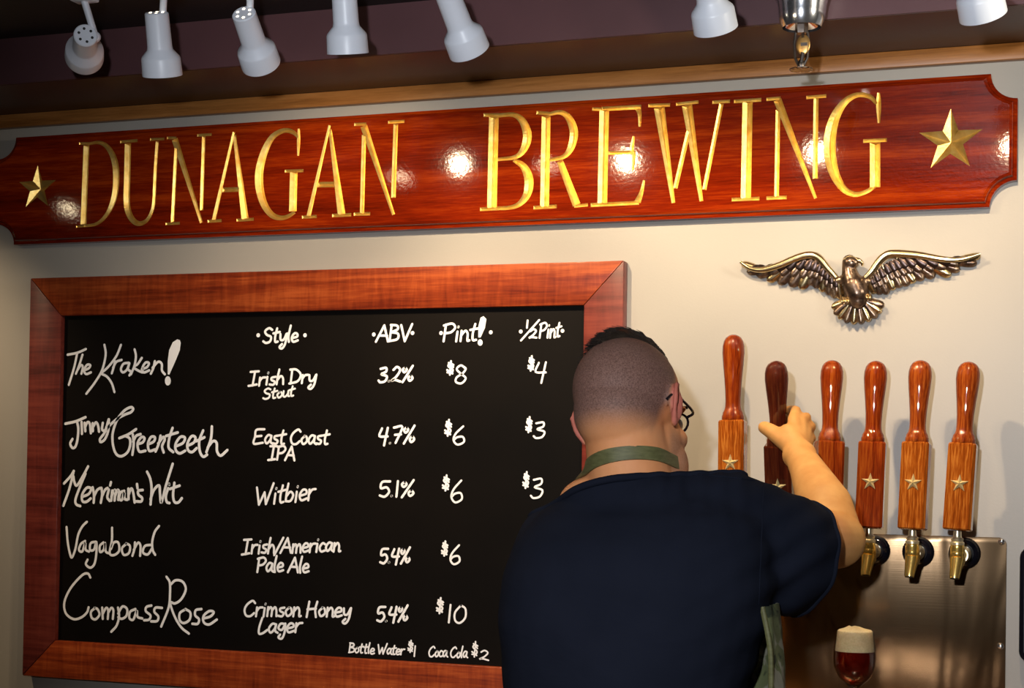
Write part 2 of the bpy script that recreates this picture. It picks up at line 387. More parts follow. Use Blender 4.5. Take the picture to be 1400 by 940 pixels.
SL = []   # letters: (name, [strokes]); stroke = (points, widths) in crop pixels
def crop(ox, oy, s): return lambda p: at(ox + p[0] / s, oy + p[1] / s, YB)
c1, c2, c3, c4, c5 = crop(90, 170, 5.833), crop(330, 150, 5.833), crop(640, 130, 5.53), crop(800, 120, 5.53), crop(990, 110, 5.221)
LET = [
 (c1, 5.833, [([(165, 165), (140, 800)], 45), ([(175, 155), (270, 145), (340, 190), (388, 290), (402, 420), (388, 570), (335, 705), (250, 790), (140, 810)], [18, 24, 36, 46, 48, 44, 30, 22, 18]), ([(103, 152), (200, 152)], 18), ([(80, 815), (160, 808)], 16)]),
 (c1, 5.833, [([(495, 150), (490, 400), (485, 600), (500, 700), (540, 768), (590, 790), (645, 765), (685, 695), (703, 600), (715, 350), (730, 130)], [48, 48, 48, 46, 40, 32, 26, 24, 24, 24, 24]), ([(430, 140), (575, 128)], 20), ([(668, 120), (790, 115)], 18)]),
 (c1, 5.833, [([(880, 180), (850, 785)], 25), ([(868, 115), (1083, 788)], [46, 22]), ([(803, 108), (885, 108)], 18), ([(1100, 90), (1082, 690)], 25), ([(1043, 88), (1166, 80)], 18), ([(793, 793), (912, 787)], 18)]),
 (c1, 5.833, [([(1342, 55), (1178, 768)], [18, 28]), ([(1344, 80), (1430, 755)], [22, 52]), ([(1245, 522), (1385, 518)], 30), ([(1128, 773), (1246, 766)], 20), ([(1358, 764), (1502, 755)], 20)]),
 (c2, 5.833, [([(460, 228), (415, 180), (340, 165), (250, 215), (185, 330), (145, 480), (145, 620), (180, 750), (240, 835), (310, 862), (375, 848), (430, 812)], [16, 30, 34, 44, 56, 64, 64, 54, 44, 34, 28, 24]), ([(458, 145), (457, 240), (452, 370)], [14, 26, 14]), ([(418, 490), (410, 812)], 58), ([(343, 490), (499, 485)], 22)]),
 (c2, 5.833, [([(705, 118), (535, 852)], [18, 32]), ([(706, 150), (800, 838)], [24, 58]), ([(605, 597), (745, 595)], 38), ([(480, 856), (604, 850)], 22), ([(720, 844), (880, 836)], 24)]),
 (c2, 5.833, [([(978, 195), (962, 832)], 32), ([(975, 125), (1215, 840)], [52, 22]), ([(896, 117), (1000, 114)], 22), ([(1232, 110), (1212, 705)], 34), ([(1166, 100), (1305, 92)], 22), ([(893, 833), (1031, 828)], 24)]),
 (c3, 5.53, [([(195, 160), (180, 855)], 72), ([(113, 151), (240, 151)], 26), ([(215, 155), (340, 148), (410, 195), (447, 290), (432, 385), (365, 465), (215, 487)], [28, 32, 50, 64, 58, 32, 24]), ([(340, 488), (420, 540), (460, 640), (445, 750), (380, 828), (290, 853), (190, 853)], [24, 50, 66, 58, 36, 28, 26]), ([(86, 863), (240, 856)], 26)]),
 (c3, 5.53, [([(590, 155), (578, 848)], 64), ([(513, 132), (630, 142)], 26), ([(605, 145), (700, 130), (765, 178), (800, 280), (780, 390), (722, 465), (605, 492)], [26, 32, 50, 60, 52, 32, 24]), ([(692, 495), (822, 832)], [46, 58]), ([(798, 840), (910, 828)], 22), ([(490, 851), (674, 840)], 26)]),
 (c4, 5.53, [([(145, 160), (130, 875)], 72), ([(50, 160), (135, 162)], 24), ([(120, 160), (428, 144)], 32), ([(398, 150), (412, 200), (413, 298)], [44, 30, 16]), ([(170, 492), (368, 488)], 28), ([(368, 360), (352, 470), (366, 500), (360, 628)], [16, 34, 34, 16]), ([(38, 886), (412, 868)], 30), ([(395, 866), (425, 790), (447, 693)], [50, 30, 14])]),
 (c4, 5.53, [([(560, 145), (668, 875)], [78, 26]), ([(473, 135), (647, 129)], 26), ([(680, 765), (785, 318)], 32), ([(770, 130), (880, 862)], [74, 26]), ([(683, 125), (862, 106)], 24), ([(1032, 115), (900, 775)], 30), ([(958, 110), (1100, 101)], 24)]),
 (c5, 5.221, [([(168, 145), (155, 845)], 72), ([(66, 150), (270, 137)], 26), ([(50, 850), (257, 842)], 26)]),
 (c5, 5.221, [([(385, 205), (375, 835)], 32), ([(380, 135), (655, 845)], [56, 22]), ([(298, 135), (408, 125)], 24), ([(657, 115), (650, 705)], 34), ([(583, 122), (734, 110)], 24), ([(298, 839), (452, 833)], 26)]),
 (c5, 5.221, [([(1092, 170), (1040, 115), (950, 103), (860, 155), (790, 265), (757, 400), (757, 540), (790, 670), (850, 770), (930, 812), (1010, 795), (1080, 752)], [20, 32, 36, 50, 70, 82, 82, 66, 48, 36, 30, 26]), ([(1103, 83), (1103, 170), (1105, 307)], [16, 34, 16]), ([(1078, 440), (1078, 765)], 70), ([(988, 432), (1167, 424)], 26)]),
]
def vgroove(pts, widths):
    """triangular-section cutter: open side proud of the board, apex in the wood"""
    e = 0.0015; vs = []; n = len(pts)
    for i, p in enumerate(pts):
        t = (pts[min(i + 1, n - 1)] - pts[max(i - 1, 0)]).normalized(); nn = V((-t.z, 0, t.x))
        w_ = widths[i] / 2; d = w_ * 0.85; ww = w_ * (1 + e / d)
        q = V(p)
        ap = V(q)
        if i == 0: ap = q + t * min(w_, 0.004)
        if i == n - 1: ap = q - t * min(w_, 0.004)
        vs += [V((q.x + nn.x * ww, YB - e, q.z + nn.z * ww)), V((q.x - nn.x * ww, YB - e, q.z - nn.z * ww)), V((ap.x, YB + d, ap.z))]
    fs = [(0, 1, 2), (3 * (n - 1) + 2, 3 * (n - 1) + 1, 3 * (n - 1))]
    for i in range(n - 1):
        a = 3 * i; b_ = a + 3
        fs += [(a, b_, b_ + 1, a + 1), (a + 1, b_ + 1, b_ + 2, a + 2), (a + 2, b_ + 2, b_, a)]
    return vs, fs
def star_pts(c, R, ri, rot=0):
    return [V((c.x + (R if k % 2 == 0 else ri) * math.sin(math.pi * k / 5 + rot), c.y, c.z + (R if k % 2 == 0 else ri) * math.cos(math.pi * k / 5 + rot))) for k in range(10)]
cutters = []; spans = []
for cf, s_, strokes in LET:
    xs = []
    for pts, wd in strokes:
        P = [cf(p) for p in pts]; W = wd if isinstance(wd, list) else [wd] * len(pts)
        k_ = px(700, 220, YB) / s_ * 1.0
        k_ = (cf((1, 0)) - cf((0, 0))).length
        if len(P) > 2:
            pw = crom([V((p.x, w_ * k_, p.z)) for p, w_ in zip(P, W)], 4)
            P = [V((p.x, YB, p.z)) for p in pw]; W = [p.y for p in pw]
        else: W = [w_ * k_ for w_ in W]
        cutters.append(vgroove(P, W)); xs += [p.x for p in P]
    spans.append((min(xs), max(xs)))
star_c = [(at(51, 257, YB), 0.052), (at(1299.5, 192.6, YB), 0.060)]
for c_, R in star_c:
    ps = star_pts(c_, R, R * 0.40, 0.0); e = 0.0015; d = 0.013; k_ = 1 + e / d
    vs = [V((c_.x + (p.x - c_.x) * k_, YB - e, c_.z + (p.z - c_.z) * k_)) for p in ps] + [V((c_.x, YB + d, c_.z)), V((c_.x, YB - e, c_.z))]
    fs = [(i, (i + 1) % 10, 10) for i in range(10)] + [((i + 1) % 10, i, 11) for i in range(10)]
    cutters.append((vs, fs))
cut_objs = []
orig = wloc(board)
for grp in range(0, 2):
    cm = MB()
    for i, (vs, fs) in enumerate(cutters):
        if True and grp == 0: cm.add(vs, fs)
    if grp == 0:
        co = obj('cutter', cm, None, origin=orig, smooth=0); co.data.materials.append(M['sign_mahogany']); co.data.materials.append(M['gold_leaf'])
        for p in co.data.polygons: p.material_index = 1
finish(board, [('BOOLEAN', dict(operation='DIFFERENCE', object=co, solver='EXACT', use_self=True))])
bpy.data.objects.remove(co)
# lift the gilded faces out as one part per letter
bm = bmesh.new(); bm.from_mesh(board.data)
groups = {}
for f in bm.faces:
    if f.material_index == 1:
        c_ = f.calc_center_median() + orig
        best = min(range(len(spans) + 2), key=lambda i: (max(spans[i][0] - c_.x, c_.x - spans[i][1], 0) + 1e-3 * abs(c_.x - sum(spans[i]) / 2)) if i < len(spans) else abs(c_.x - star_c[i - len(spans)][0].x) - 0.05 + (0.06 if abs(c_.x - star_c[i - len(spans)][0].x) > 0.06 else 0))
        groups.setdefault(best, []).append([v_.co.copy() for v_ in f.verts])
bmesh.ops.delete(bm, geom=[f for f in bm.faces if f.material_index == 1], context='FACES')
bm.to_mesh(board.data); bm.free()
board.data.materials.clear(); board.data.materials.append(M['sign_mahogany'])
for i in sorted(groups):
    mb = MB()
    for poly in groups[i]: mb.add([p + orig for p in poly], [tuple(range(len(poly)))])
    nm_ = 'letter' if i < len(spans) else 'star'
    bo = obj(nm_, mb, 'gold_leaf', sign, smooth=0, recalc=False)
    bm = bmesh.new(); bm.from_mesh(bo.data); bmesh.ops.remove_doubles(bm, verts=bm.verts, dist=1e-5); bm.to_mesh(bo.data); bm.free()
    bo['label'] = 'gilded carved star' if nm_ == 'star' else 'gilded carved letter'

# ------------------------------------------------------------------ the chalkboard
YF = -0.032; YP = -0.018
oL, oR = at(38, 600, 0).x, at(852, 400, YF).x
oL = (at(41, 381, YF).x + at(31, 923, YF).x) / 2
oT = (at(41, 381, YF).z + at(852, 355, YF).z) / 2; oB = at(31, 923, YF).z
iL = (at(83.5, 432, YF).x + at(74.5, 875, YF).x) / 2; iR = at(798.4, 416, YF).x
iT = (at(83.5, 432, YF).z + at(798.4, 416, YF).z) / 2; iB = (at(74.5, 875.5, YF).z + at(690, 912, YF).z) / 2
cb = thing('chalkboard', 'large framed black chalkboard menu hanging below the carved sign', 'chalkboard', ((oL + oR) / 2, 0, oB))
O = [(oL, oT), (oR, oT), (oR, oB), (oL, oB)]; I = [(iL, iT), (iR, iT), (iR, iB), (iL, iB)]
for k, mat in ((0, 'rail_wood_across'), (1, 'rail_wood_upright'), (2, 'rail_wood_across'), (3, 'rail_wood_upright')):
    j = (k + 1) % 4; g = 0.0006
    q = [V((p[0], 0, p[1])) for p in (O[k], O[j], I[j], I[k])]
    d = (q[1] - q[0]).normalized() * g
    q = [q[0] + d, q[1] - d, q[2] - d, q[3] + d]
    mb = MB(); mb.add([(p.x, YF, p.z) for p in q] + [(p.x, -0.001, p.z) for p in q], [(0, 1, 2, 3), (7, 6, 5, 4), (0, 4, 5, 1), (1, 5, 6, 2), (2, 6, 7, 3), (3, 7, 4, 0)])
    obj('frame_rail', mb, mat, cb, bevel=0.0015, label=['orange-brown top rail', 'dark red upright rail', 'dark red bottom rail', 'dark red upright rail'][k])
obj('panel', MB().box((iL - 0.004, YP, iB - 0.004), (iR + 0.004, -0.002, iT + 0.004)), 'chalkboard_black', cb, smooth=0)

YC = YP - 0.0008
LIFT = [0]
def ribbon(mb, P, w):
    LIFT[0] = (LIFT[0] + 1) % 24; P = [V(p) + V((0, -0.00006 * LIFT[0], 0)) for p in P]; n = len(P); vs = []; fs = []
    for i, p in enumerate(P):
        t = (P[min(i + 1, n - 1)] - P[max(i - 1, 0)]); t = t.normalized() if t.length > 1e-7 else V((1, 0, 0))
        nn = V((-t.z, 0, t.x)) * (w / 2)
        vs += [p + nn, p - nn]
    for i in range(n - 1): fs.append((2 * i, 2 * i + 1, 2 * i + 3, 2 * i + 2)[::-1])
    mb.add(vs, fs)
    for p in (P[0], P[-1]): disc(mb, p + V((0, -0.00003, 0)), w / 2, w / 2)
def disc(mb, p, rx, rz, rot=0, n=10):
    vs = [V((p.x + rx * math.cos(2 * math.pi * k / n) * math.cos(rot) - rz * math.sin(2 * math.pi * k / n) * math.sin(rot), p.y, p.z + rx * math.cos(2 * math.pi * k / n) * math.sin(rot) + rz * math.sin(2 * math.pi * k / n) * math.cos(rot))) for k in range(n)]
    mb.add(vs, [tuple(range(n))])
def chalk(mb, wpx=3.0):
    o = obj('chalk_writing', mb, 'chalk_white', cb, smooth=0, recalc=False)
    return o
def traced(ox, oy, s, strokes, w=3.0, blobs=()):
    mb = MB(); k = px(ox + 100, oy + 50, YC)
    for st in strokes: ribbon(mb, crom([at(ox + x / s, oy + y / s, YC) for x, y in st], 5), w * k)
    for bl in blobs: mb.add([at(ox + x / s, oy + y / s, YC) for x, y in bl], [tuple(range(len(bl)))])
    chalk(mb)
def ellpts(cx, cy, rx, ry, n=14): return [(cx + rx * math.cos(2 * math.pi * i / n), cy + ry * math.sin(2 * math.pi * i / n)) for i in range(n)]
traced(70, 440, 5.6, [
 [(125, 250), (200, 235), (265, 207)], [(200, 235), (175, 350), (135, 480)], [(240, 250), (215, 330), (190, 395)], [(200, 370), (228, 330), (242, 345), (232, 395)],
 [(258, 368), (290, 352), (300, 330), (275, 328), (252, 368), (268, 398), (305, 385)],
 [(408, 175), (418, 240), (405, 320), (380, 390), (330, 470), (270, 548)], [(535, 175), (500, 260), (440, 340), (385, 390)], [(385, 395), (430, 420), (465, 470), (485, 535)],
 [(490, 300), (478, 350), (465, 392)], [(475, 350), (500, 305), (540, 290)],
 [(595, 312), (555, 320), (535, 360), (550, 385), (580, 365), (600, 315)], [(600, 315), (590, 360), (612, 382), (600, 408)],
 [(640, 210), (650, 260), (640, 330), (612, 400)], [(695, 275), (665, 320), (635, 345), (665, 370), (700, 385)],
 [(695, 362), (735, 345), (750, 315), (725, 310), (700, 350), (710, 385), (752, 370)], [(795, 300), (785, 350), (765, 395)], [(778, 350), (820, 305), (848, 320), (850, 370), (872, 400)]],
 blobs=[[(965, 132), (985, 138), (992, 160), (985, 215), (955, 290), (905, 402), (892, 400), (892, 300), (903, 215), (930, 155)], ellpts(893, 450, 23, 36)])
traced(70, 540, 5.6, [
 [(110, 218), (190, 200), (265, 168)], [(200, 200), (210, 260), (203, 340), (188, 392), (165, 403), (148, 370), (165, 335)], [(235, 205), (238, 295)],
 [(258, 212), (264, 275)], [(262, 245), (280, 207), (298, 220), (306, 290)], [(320, 215), (322, 275)], [(322, 240), (342, 208), (358, 230), (366, 278)],
 [(395, 212), (390, 262), (415, 265), (440, 185)], [(442, 185), (437, 270), (412, 335), (380, 358), (374, 335), (400, 300), (440, 240), (500, 185), (560, 150), (610, 130), (628, 105), (610, 92), (570, 110), (530, 150), (495, 210), (470, 300), (475, 390), (500, 452), (540, 466), (585, 435), (605, 380), (600, 330), (565, 310)],
 [(522, 328), (590, 300), (650, 260)], [(625, 300), (632, 370), (622, 455)], [(628, 355), (650, 312), (685, 298)],
 [(665, 372), (702, 360), (715, 328), (690, 322), (662, 370), (675, 430), (722, 425)], [(742, 375), (785, 355), (795, 322), (765, 320), (742, 370), (752, 425), (797, 415)],
 [(838, 310), (825, 370), (800, 430)], [(820, 370), (858, 320), (870, 340), (850, 390), (862, 437)], [(930, 250), (905, 330), (900, 400), (935, 435)], [(880, 312), (970, 285)],
 [(957, 390), (1010, 365), (1025, 325), (990, 320), (955, 370), (955, 420), (985, 445), (1027, 425)], [(1050, 385), (1095, 360), (1105, 322), (1075, 315), (1045, 370), (1050, 420), (1080, 435), (1115, 405)],
 [(1165, 270), (1135, 350), (1140, 430), (1165, 470), (1195, 455)], [(1110, 352), (1175, 322)], [(1232, 240), (1225, 330), (1190, 435)], [(1200, 400), (1240, 352), (1268, 365), (1272, 430), (1300, 462), (1350, 420)]], 3.3)
traced(70, 540, 5.6, [
 [(100, 675), (150, 620), (175, 580)], [(172, 595), (140, 720), (95, 845)], [(172, 620), (180, 665), (200, 690), (250, 610), (285, 545)], [(265, 600), (215, 720), (188, 800), (195, 835), (225, 848)],
 [(240, 777), (290, 755), (308, 715), (275, 708), (240, 760), (242, 810), (272, 815), (305, 790)], [(320, 705), (330, 760), (328, 822)], [(328, 775), (350, 728), (375, 710)], [(385, 710), (390, 760), (380, 822)], [(388, 775), (412, 725), (432, 710)],
 [(442, 722), (430, 780), (448, 808)], [(458, 665), (452, 690)], [(468, 730), (460, 806)], [(462, 775), (485, 726), (492, 740), (486, 805)], [(488, 775), (508, 726), (520, 740), (514, 800)],
 [(560, 732), (532, 745), (522, 790), (543, 800), (560, 742), (562, 790), (582, 800)], [(592, 715), (593, 795)], [(593, 765), (613, 714), (628, 740), (640, 820)], [(658, 680), (662, 712)], [(702, 725), (668, 732), (670, 762), (697, 785), (690, 812), (653, 812)],
 [(735, 585), (760, 640), (770, 720), (762, 835)], [(762, 795), (788, 725), (828, 690), (835, 760), (845, 822), (880, 690), (932, 525)], [(897, 712), (880, 770), (886, 815), (907, 825)], [(905, 678), (906, 684)],
 [(945, 670), (935, 760), (945, 815), (975, 820), (1002, 788)], [(910, 717), (985, 692)]], 3.3)
traced(70, 700, 5.224, [
 [(112, 105), (120, 210), (135, 290), (150, 322), (175, 260), (195, 160), (225, 100), (257, 68)], [(245, 205), (215, 225), (200, 268), (225, 278), (245, 215), (248, 265), (272, 280)],
 [(322, 210), (285, 220), (280, 268), (308, 265), (325, 210), (324, 300), (310, 370), (280, 395), (250, 370), (262, 338)], [(375, 215), (350, 240), (352, 283), (378, 265), (386, 215), (392, 278), (415, 292)],
 [(437, 110), (436, 200), (420, 290), (450, 305), (487, 275), (482, 217), (450, 215), (430, 260)], [(535, 225), (505, 258), (518, 303), (555, 290), (562, 240), (535, 222)], [(598, 215), (595, 260), (580, 310)], [(590, 268), (620, 217), (638, 240), (635, 310)],
 [(718, 232), (670, 240), (655, 285), (690, 300), (722, 255)], [(770, 98), (740, 140), (722, 210), (726, 270), (743, 303)]], 3.0)
traced(70, 700, 5.224, [
 [(280, 465), (262, 437), (220, 450), (140, 540), (95, 640), (105, 720), (160, 762), (215, 750), (255, 715), (268, 678)], [(315, 682), (285, 710), (290, 752), (318, 763), (345, 730), (332, 692), (310, 682)],
 [(365, 680), (369, 760)], [(369, 725), (393, 682), (408, 700), (405, 760)], [(407, 720), (430, 682), (445, 700), (441, 760)], [(478, 680), (486, 740), (468, 808), (430, 852)], [(480, 722), (510, 672), (543, 690), (538, 738), (505, 760), (480, 748)],
 [(603, 690), (565, 710), (560, 755), (588, 765), (612, 700), (618, 745), (652, 757)], [(717, 665), (682, 675), (677, 705), (710, 735), (700, 765), (665, 770)], [(793, 682), (748, 680), (738, 710), (766, 742), (758, 775), (715, 778)],
 [(825, 460), (848, 500), (850, 580), (840, 680), (787, 815)], [(855, 515), (890, 485), (940, 495), (963, 550), (930, 620), (885, 650), (852, 645), (882, 740), (930, 820), (985, 865)],
 [(955, 695), (920, 720), (920, 770), (950, 790), (990, 765), (995, 715), (960, 690)], [(1075, 690), (1035, 698), (1030, 735), (1057, 762), (1048, 795), (1010, 795)], [(1090, 757), (1140, 742), (1163, 712), (1130, 705), (1090, 740), (1092, 785), (1130, 800), (1185, 765)]], 3.0)

# single-stroke hand lettering: advance, strokes (baseline 0, cap 1, x-height .6)
G = {
 'A': (.75, [[(.0, 0), (.4, 1)], [(.4, 1), (.7, 0)], [(.14, .38), (.62, .36)]]),
 'B': (.62, [[(.05, 0), (.08, 1)], [(.03, 1), (.4, .95), (.45, .72), (.1, .55)], [(.1, .55), (.5, .45), (.5, .12), (.02, 0)]]),
 'C': (.7, [[(.62, .85), (.45, 1), (.15, .75), (.03, .4), (.15, .05), (.4, 0), (.62, .2)]]),
 'D': (.72, [[(.1, 1), (.08, 0)], [(-.02, 1), (.35, .98), (.65, .6), (.5, .15), (.0, 0)]]),
 'E': (.68, [[(.6, 1), (.08, .95), (.04, .5), (.0, .02), (.58, .08)], [(.05, .5), (.45, .55)]]),
 'H': (.72, [[(.12, 1), (.05, 0)], [(.6, 1), (.52, .5), (.6, 0)], [(.05, .5), (.56, .55)]]),
 'I': (.55, [[(.0, .98), (.5, 1)], [(.27, 1), (.2, 0)], [(-.05, -.02), (.45, .06)]]),
 'L': (.55, [[(.15, 1), (.03, .4), (.05, .0), (.25, .0), (.5, .2)]]),
 'P': (.62, [[(.1, .95), (.06, 0)], [(.0, .9), (.4, 1), (.58, .78), (.4, .52), (.08, .45)]]),
 'S': (.62, [[(.52, .88), (.3, 1), (.06, .8), (.2, .55), (.48, .4), (.45, .1), (.2, 0), (.0, .12)]]),
 'V': (.68, [[(.02, 1), (.32, 0)], [(.32, 0), (.66, 1.05)]]),
 'W': (.95, [[(.0, .95), (.2, 0)], [(.2, 0), (.45, .65)], [(.45, .65), (.58, 0)], [(.58, 0), (.9, 1.1)]]),
 'a': (.52, [[(.42, .55), (.2, .6), (.03, .3), (.15, .03), (.35, .25), (.42, .55)], [(.42, .55), (.4, .15), (.55, .0)]]),
 'b': (.5, [[(.1, 1), (.05, .5), (.04, .05)], [(.04, .3), (.25, .55), (.42, .35), (.3, .05), (.05, .05)]]),
 'c': (.42, [[(.38, .5), (.2, .58), (.03, .3), (.15, .02), (.4, .08)]]),
 'e': (.48, [[(.08, .28), (.38, .36), (.36, .55), (.18, .58), (.03, .3), (.15, .02), (.45, .1)]]),
 'g': (.5, [[(.4, .55), (.15, .58), (.05, .3), (.25, .18), (.4, .5)], [(.42, .58), (.42, .0), (.3, -.38), (.1, -.3), (.18, -.12)]]),
 'h': (.52, [[(.12, 1.05), (.06, .5), (.04, 0)], [(.06, .3), (.25, .58), (.4, .4), (.44, 0)]]),
 'i': (.25, [[(.1, .55), (.08, .0)], [(.12, .8), (.13, .84)]]),
 'l': (.25, [[(.14, 1.1), (.06, .4), (.12, .0)]]),
 'm': (.68, [[(.06, .58), (.05, 0)], [(.05, .35), (.2, .58), (.3, .4), (.3, 0)], [(.3, .35), (.46, .58), (.56, .4), (.6, 0)]]),
 'n': (.5, [[(.06, .58), (.05, 0)], [(.05, .3), (.25, .58), (.38, .4), (.4, .02), (.5, .03)]]),
 'o': (.46, [[(.22, .57), (.03, .32), (.16, .02), (.38, .2), (.34, .5), (.2, .58)]]),
 'p': (.5, [[(.08, .58), (.04, -.35)], [(.06, .35), (.3, .58), (.42, .3), (.25, .02), (.05, .08)]]),
 'r': (.42, [[(.06, .58), (.05, 0)], [(.05, .3), (.2, .55), (.4, .58)]]),
 's': (.42, [[(.35, .58), (.12, .52), (.12, .36), (.33, .22), (.25, .02), (.02, .05)]]),
 't': (.42, [[(.22, .95), (.14, .4), (.18, .04), (.34, .05)], [(.0, .62), (.42, .7)]]),
 'u': (.5, [[(.05, .58), (.05, .12), (.2, .02), (.38, .25), (.42, .56)], [(.42, .56), (.42, .1), (.52, .02)]]),
 'y': (.52, [[(.05, .58), (.1, .2), (.3, .2), (.45, .58)], [(.48, .6), (.4, -.1), (.22, -.4), (.05, -.3), (.2, -.1)]]),
 '/': (.35, [[(-.05, -.12), (.45, 1.05)]]),
 '.': (.22, [[(.08, .03), (.1, .04)]]),
 '%': (.72, [[(.62, 1.05), (.1, -.05)], [(.18, .95), (.04, .8), (.14, .62), (.28, .78), (.18, .95)], [(.55, .4), (.42, .22), (.52, .03), (.68, .2), (.55, .4)]]),
 '0': (.62, [[(.3, 1), (.06, .6), (.1, .15), (.32, 0), (.55, .3), (.52, .8), (.3, 1)]]),
 '1': (.3, [[(.12, 1), (.12, 0)]]),
 '2': (.6, [[(.08, .8), (.28, 1), (.48, .78), (.3, .35), (.02, .05), (.2, .12), (.56, .0)]]),
 '3': (.56, [[(.08, .92), (.4, .98), (.42, .72), (.15, .55), (.5, .4), (.42, .08), (.15, 0), (.02, .12)]]),
 '4': (.6, [[(.15, .95), (.04, .48), (.52, .45)], [(.48, .98), (.36, -.1)]]),
 '5': (.56, [[(.5, .98), (.1, .95), (.06, .55), (.35, .6), (.5, .3), (.3, .0), (.04, .08)]]),
 '6': (.6, [[(.42, 1), (.12, .6), (.05, .25), (.25, 0), (.52, .15), (.45, .42), (.2, .4), (.06, .25)]]),
 '7': (.56, [[(.02, .95), (.5, .98), (.2, 0)], [(.1, .5), (.45, .52)]]),
 '8': (.6, [[(.45, .85), (.25, 1), (.08, .8), (.28, .55), (.52, .3), (.35, .02), (.1, .1), (.12, .35), (.35, .55), (.48, .8), (.4, .92)]]),
 '$': (.6, [[(.5, .78), (.25, .88), (.1, .68), (.48, .38), (.4, .15), (.08, .15)], [(.28, 1.1), (.3, -.05)], [(.12, .95), (.5, .6)], [(.05, .35), (.5, .05)]]),
 ' ': (.3, []),
}
def words(items, w=2.9):
    mb = MB()
    for txt, x0, x1, y0, y1, capd in items:
        tot = sum(G[ch][0] for ch in txt); k = (x1 - x0) / (tot - 0.08); x = 0; pw = px((x0 + x1) / 2, y0, YC)
        for ch in txt:
            adv, sts = G[ch]
            jit = random.uniform(-.6, .6)
            for st in sts:
                P = []
                for a, b_ in st:
                    xx = x0 + (x + a) * k + 0.10 * b_ * capd; t = (xx - x0) / max(1, x1 - x0)
                    P.append(at(xx - 1, y0 + (y1 - y0) * t - b_ * capd + jit, YC))
                straight = len(P) == 2
                ribbon(mb, P if straight else crom(P, 5), w * pw)
            x += adv
    chalk(mb)
def withdots(items, dots, w=3.0, blobs=()):
    mb0 = len(COL.objects); words(items, w)
    mb = MB()
    for x, y in dots:
        mb = MB(); p = at(x, y, YC); disc(mb, p, 2.6 * px(x, y, YC), 2.6 * px(x, y, YC)); obj('chalk_dot', mb, 'chalk_white', cb, smooth=0, recalc=False)
    for bl in blobs:
        mb = MB(); mb.add([at(x, y, YC) for x, y in bl], [tuple(range(len(bl)))]); obj('chalk_dot', mb, 'chalk_white', cb, smooth=0, recalc=False)
withdots([('Style', 361, 407, 469, 467, 20)], [(353, 458), (417, 458)])
withdots([('ABV', 515, 561, 467, 466, 22)], [(511, 457), (564, 455)])
withdots([('Pint', 606, 652, 467, 466, 24)], [(603, 455), (671, 454)], blobs=[[(657, 434), (661, 432), (665, 436), (663, 448), (657, 461), (654, 461), (654, 446)], ellpts(656.5, 468, 3.4, 4.4)])
withdots([('1', 720, 723, 448, 448, 10), ('/', 716, 728, 462, 461, 22), ('2', 724, 734, 463, 462, 12), ('Pint', 738, 766, 462, 460, 20)], [(712, 453), (769, 452)], 2.6)
words([('Irish Dry', 342, 432, 527, 523, 19)]); words([('Stout', 361, 402, 546, 541, 14)], 2.5)
words([('East Coast', 348, 449, 607, 607, 20)]); words([('IPA', 369, 403, 628, 629, 19)])
words([('Witbier', 350, 430, 690, 683, 25)])
words([('Irish/American', 333, 465, 757, 753, 20)]); words([('Pale Ale', 352, 422, 781, 782, 20)])
words([('Crimson Honey', 334, 479, 842, 843, 21)]); words([('Lager', 354, 412, 866, 863, 21)])
for t, a, b_, y, h in (('3.2%', 518, 564, 522, 20), ('4.7%', 518, 566, 606, 22), ('5.1%', 519, 565, 679, 21), ('5.4%', 520, 560, 770, 20), ('5.4%', 516, 557, 849, 20)):
    words([(t, a, b_, y, y - 1, h)], 3.1)
for d, n1 in (((611, 620, 511, 17), ('8', 621, 637, 524, 25)), ((608, 617, 595, 20), ('6', 619, 635, 607, 25)), ((605, 614, 669, 19), ('6', 616, 632, 686, 30)),
              ((604, 612, 758, 18), ('6', 615, 629, 771, 26)), ((597, 606, 837, 19), ('10', 611, 636, 851, 24)), ((722, 730, 506, 18), ('4', 731, 746, 521, 26)),
              ((719, 727, 590, 19), ('3', 730, 744, 599, 22)), ((715, 723, 666, 20), ('3', 726, 741, 681, 27))):
    words([('$', d[0], d[1], d[2], d[2], d[3] * 0.95), (n1[0], n1[1], n1[2], n1[3], n1[3], n1[4])], 2.7)
words([('Bottle Water', 478, 553, 892, 895, 13), ('$', 558, 565, 890, 890, 14), ('1', 566, 569, 896, 896, 14)], 2.1)
words([('Coca Cola', 587, 639, 897, 899, 14), ('$', 645, 653, 896, 896, 18), ('2', 656, 668, 901, 902, 13)], 2.1)

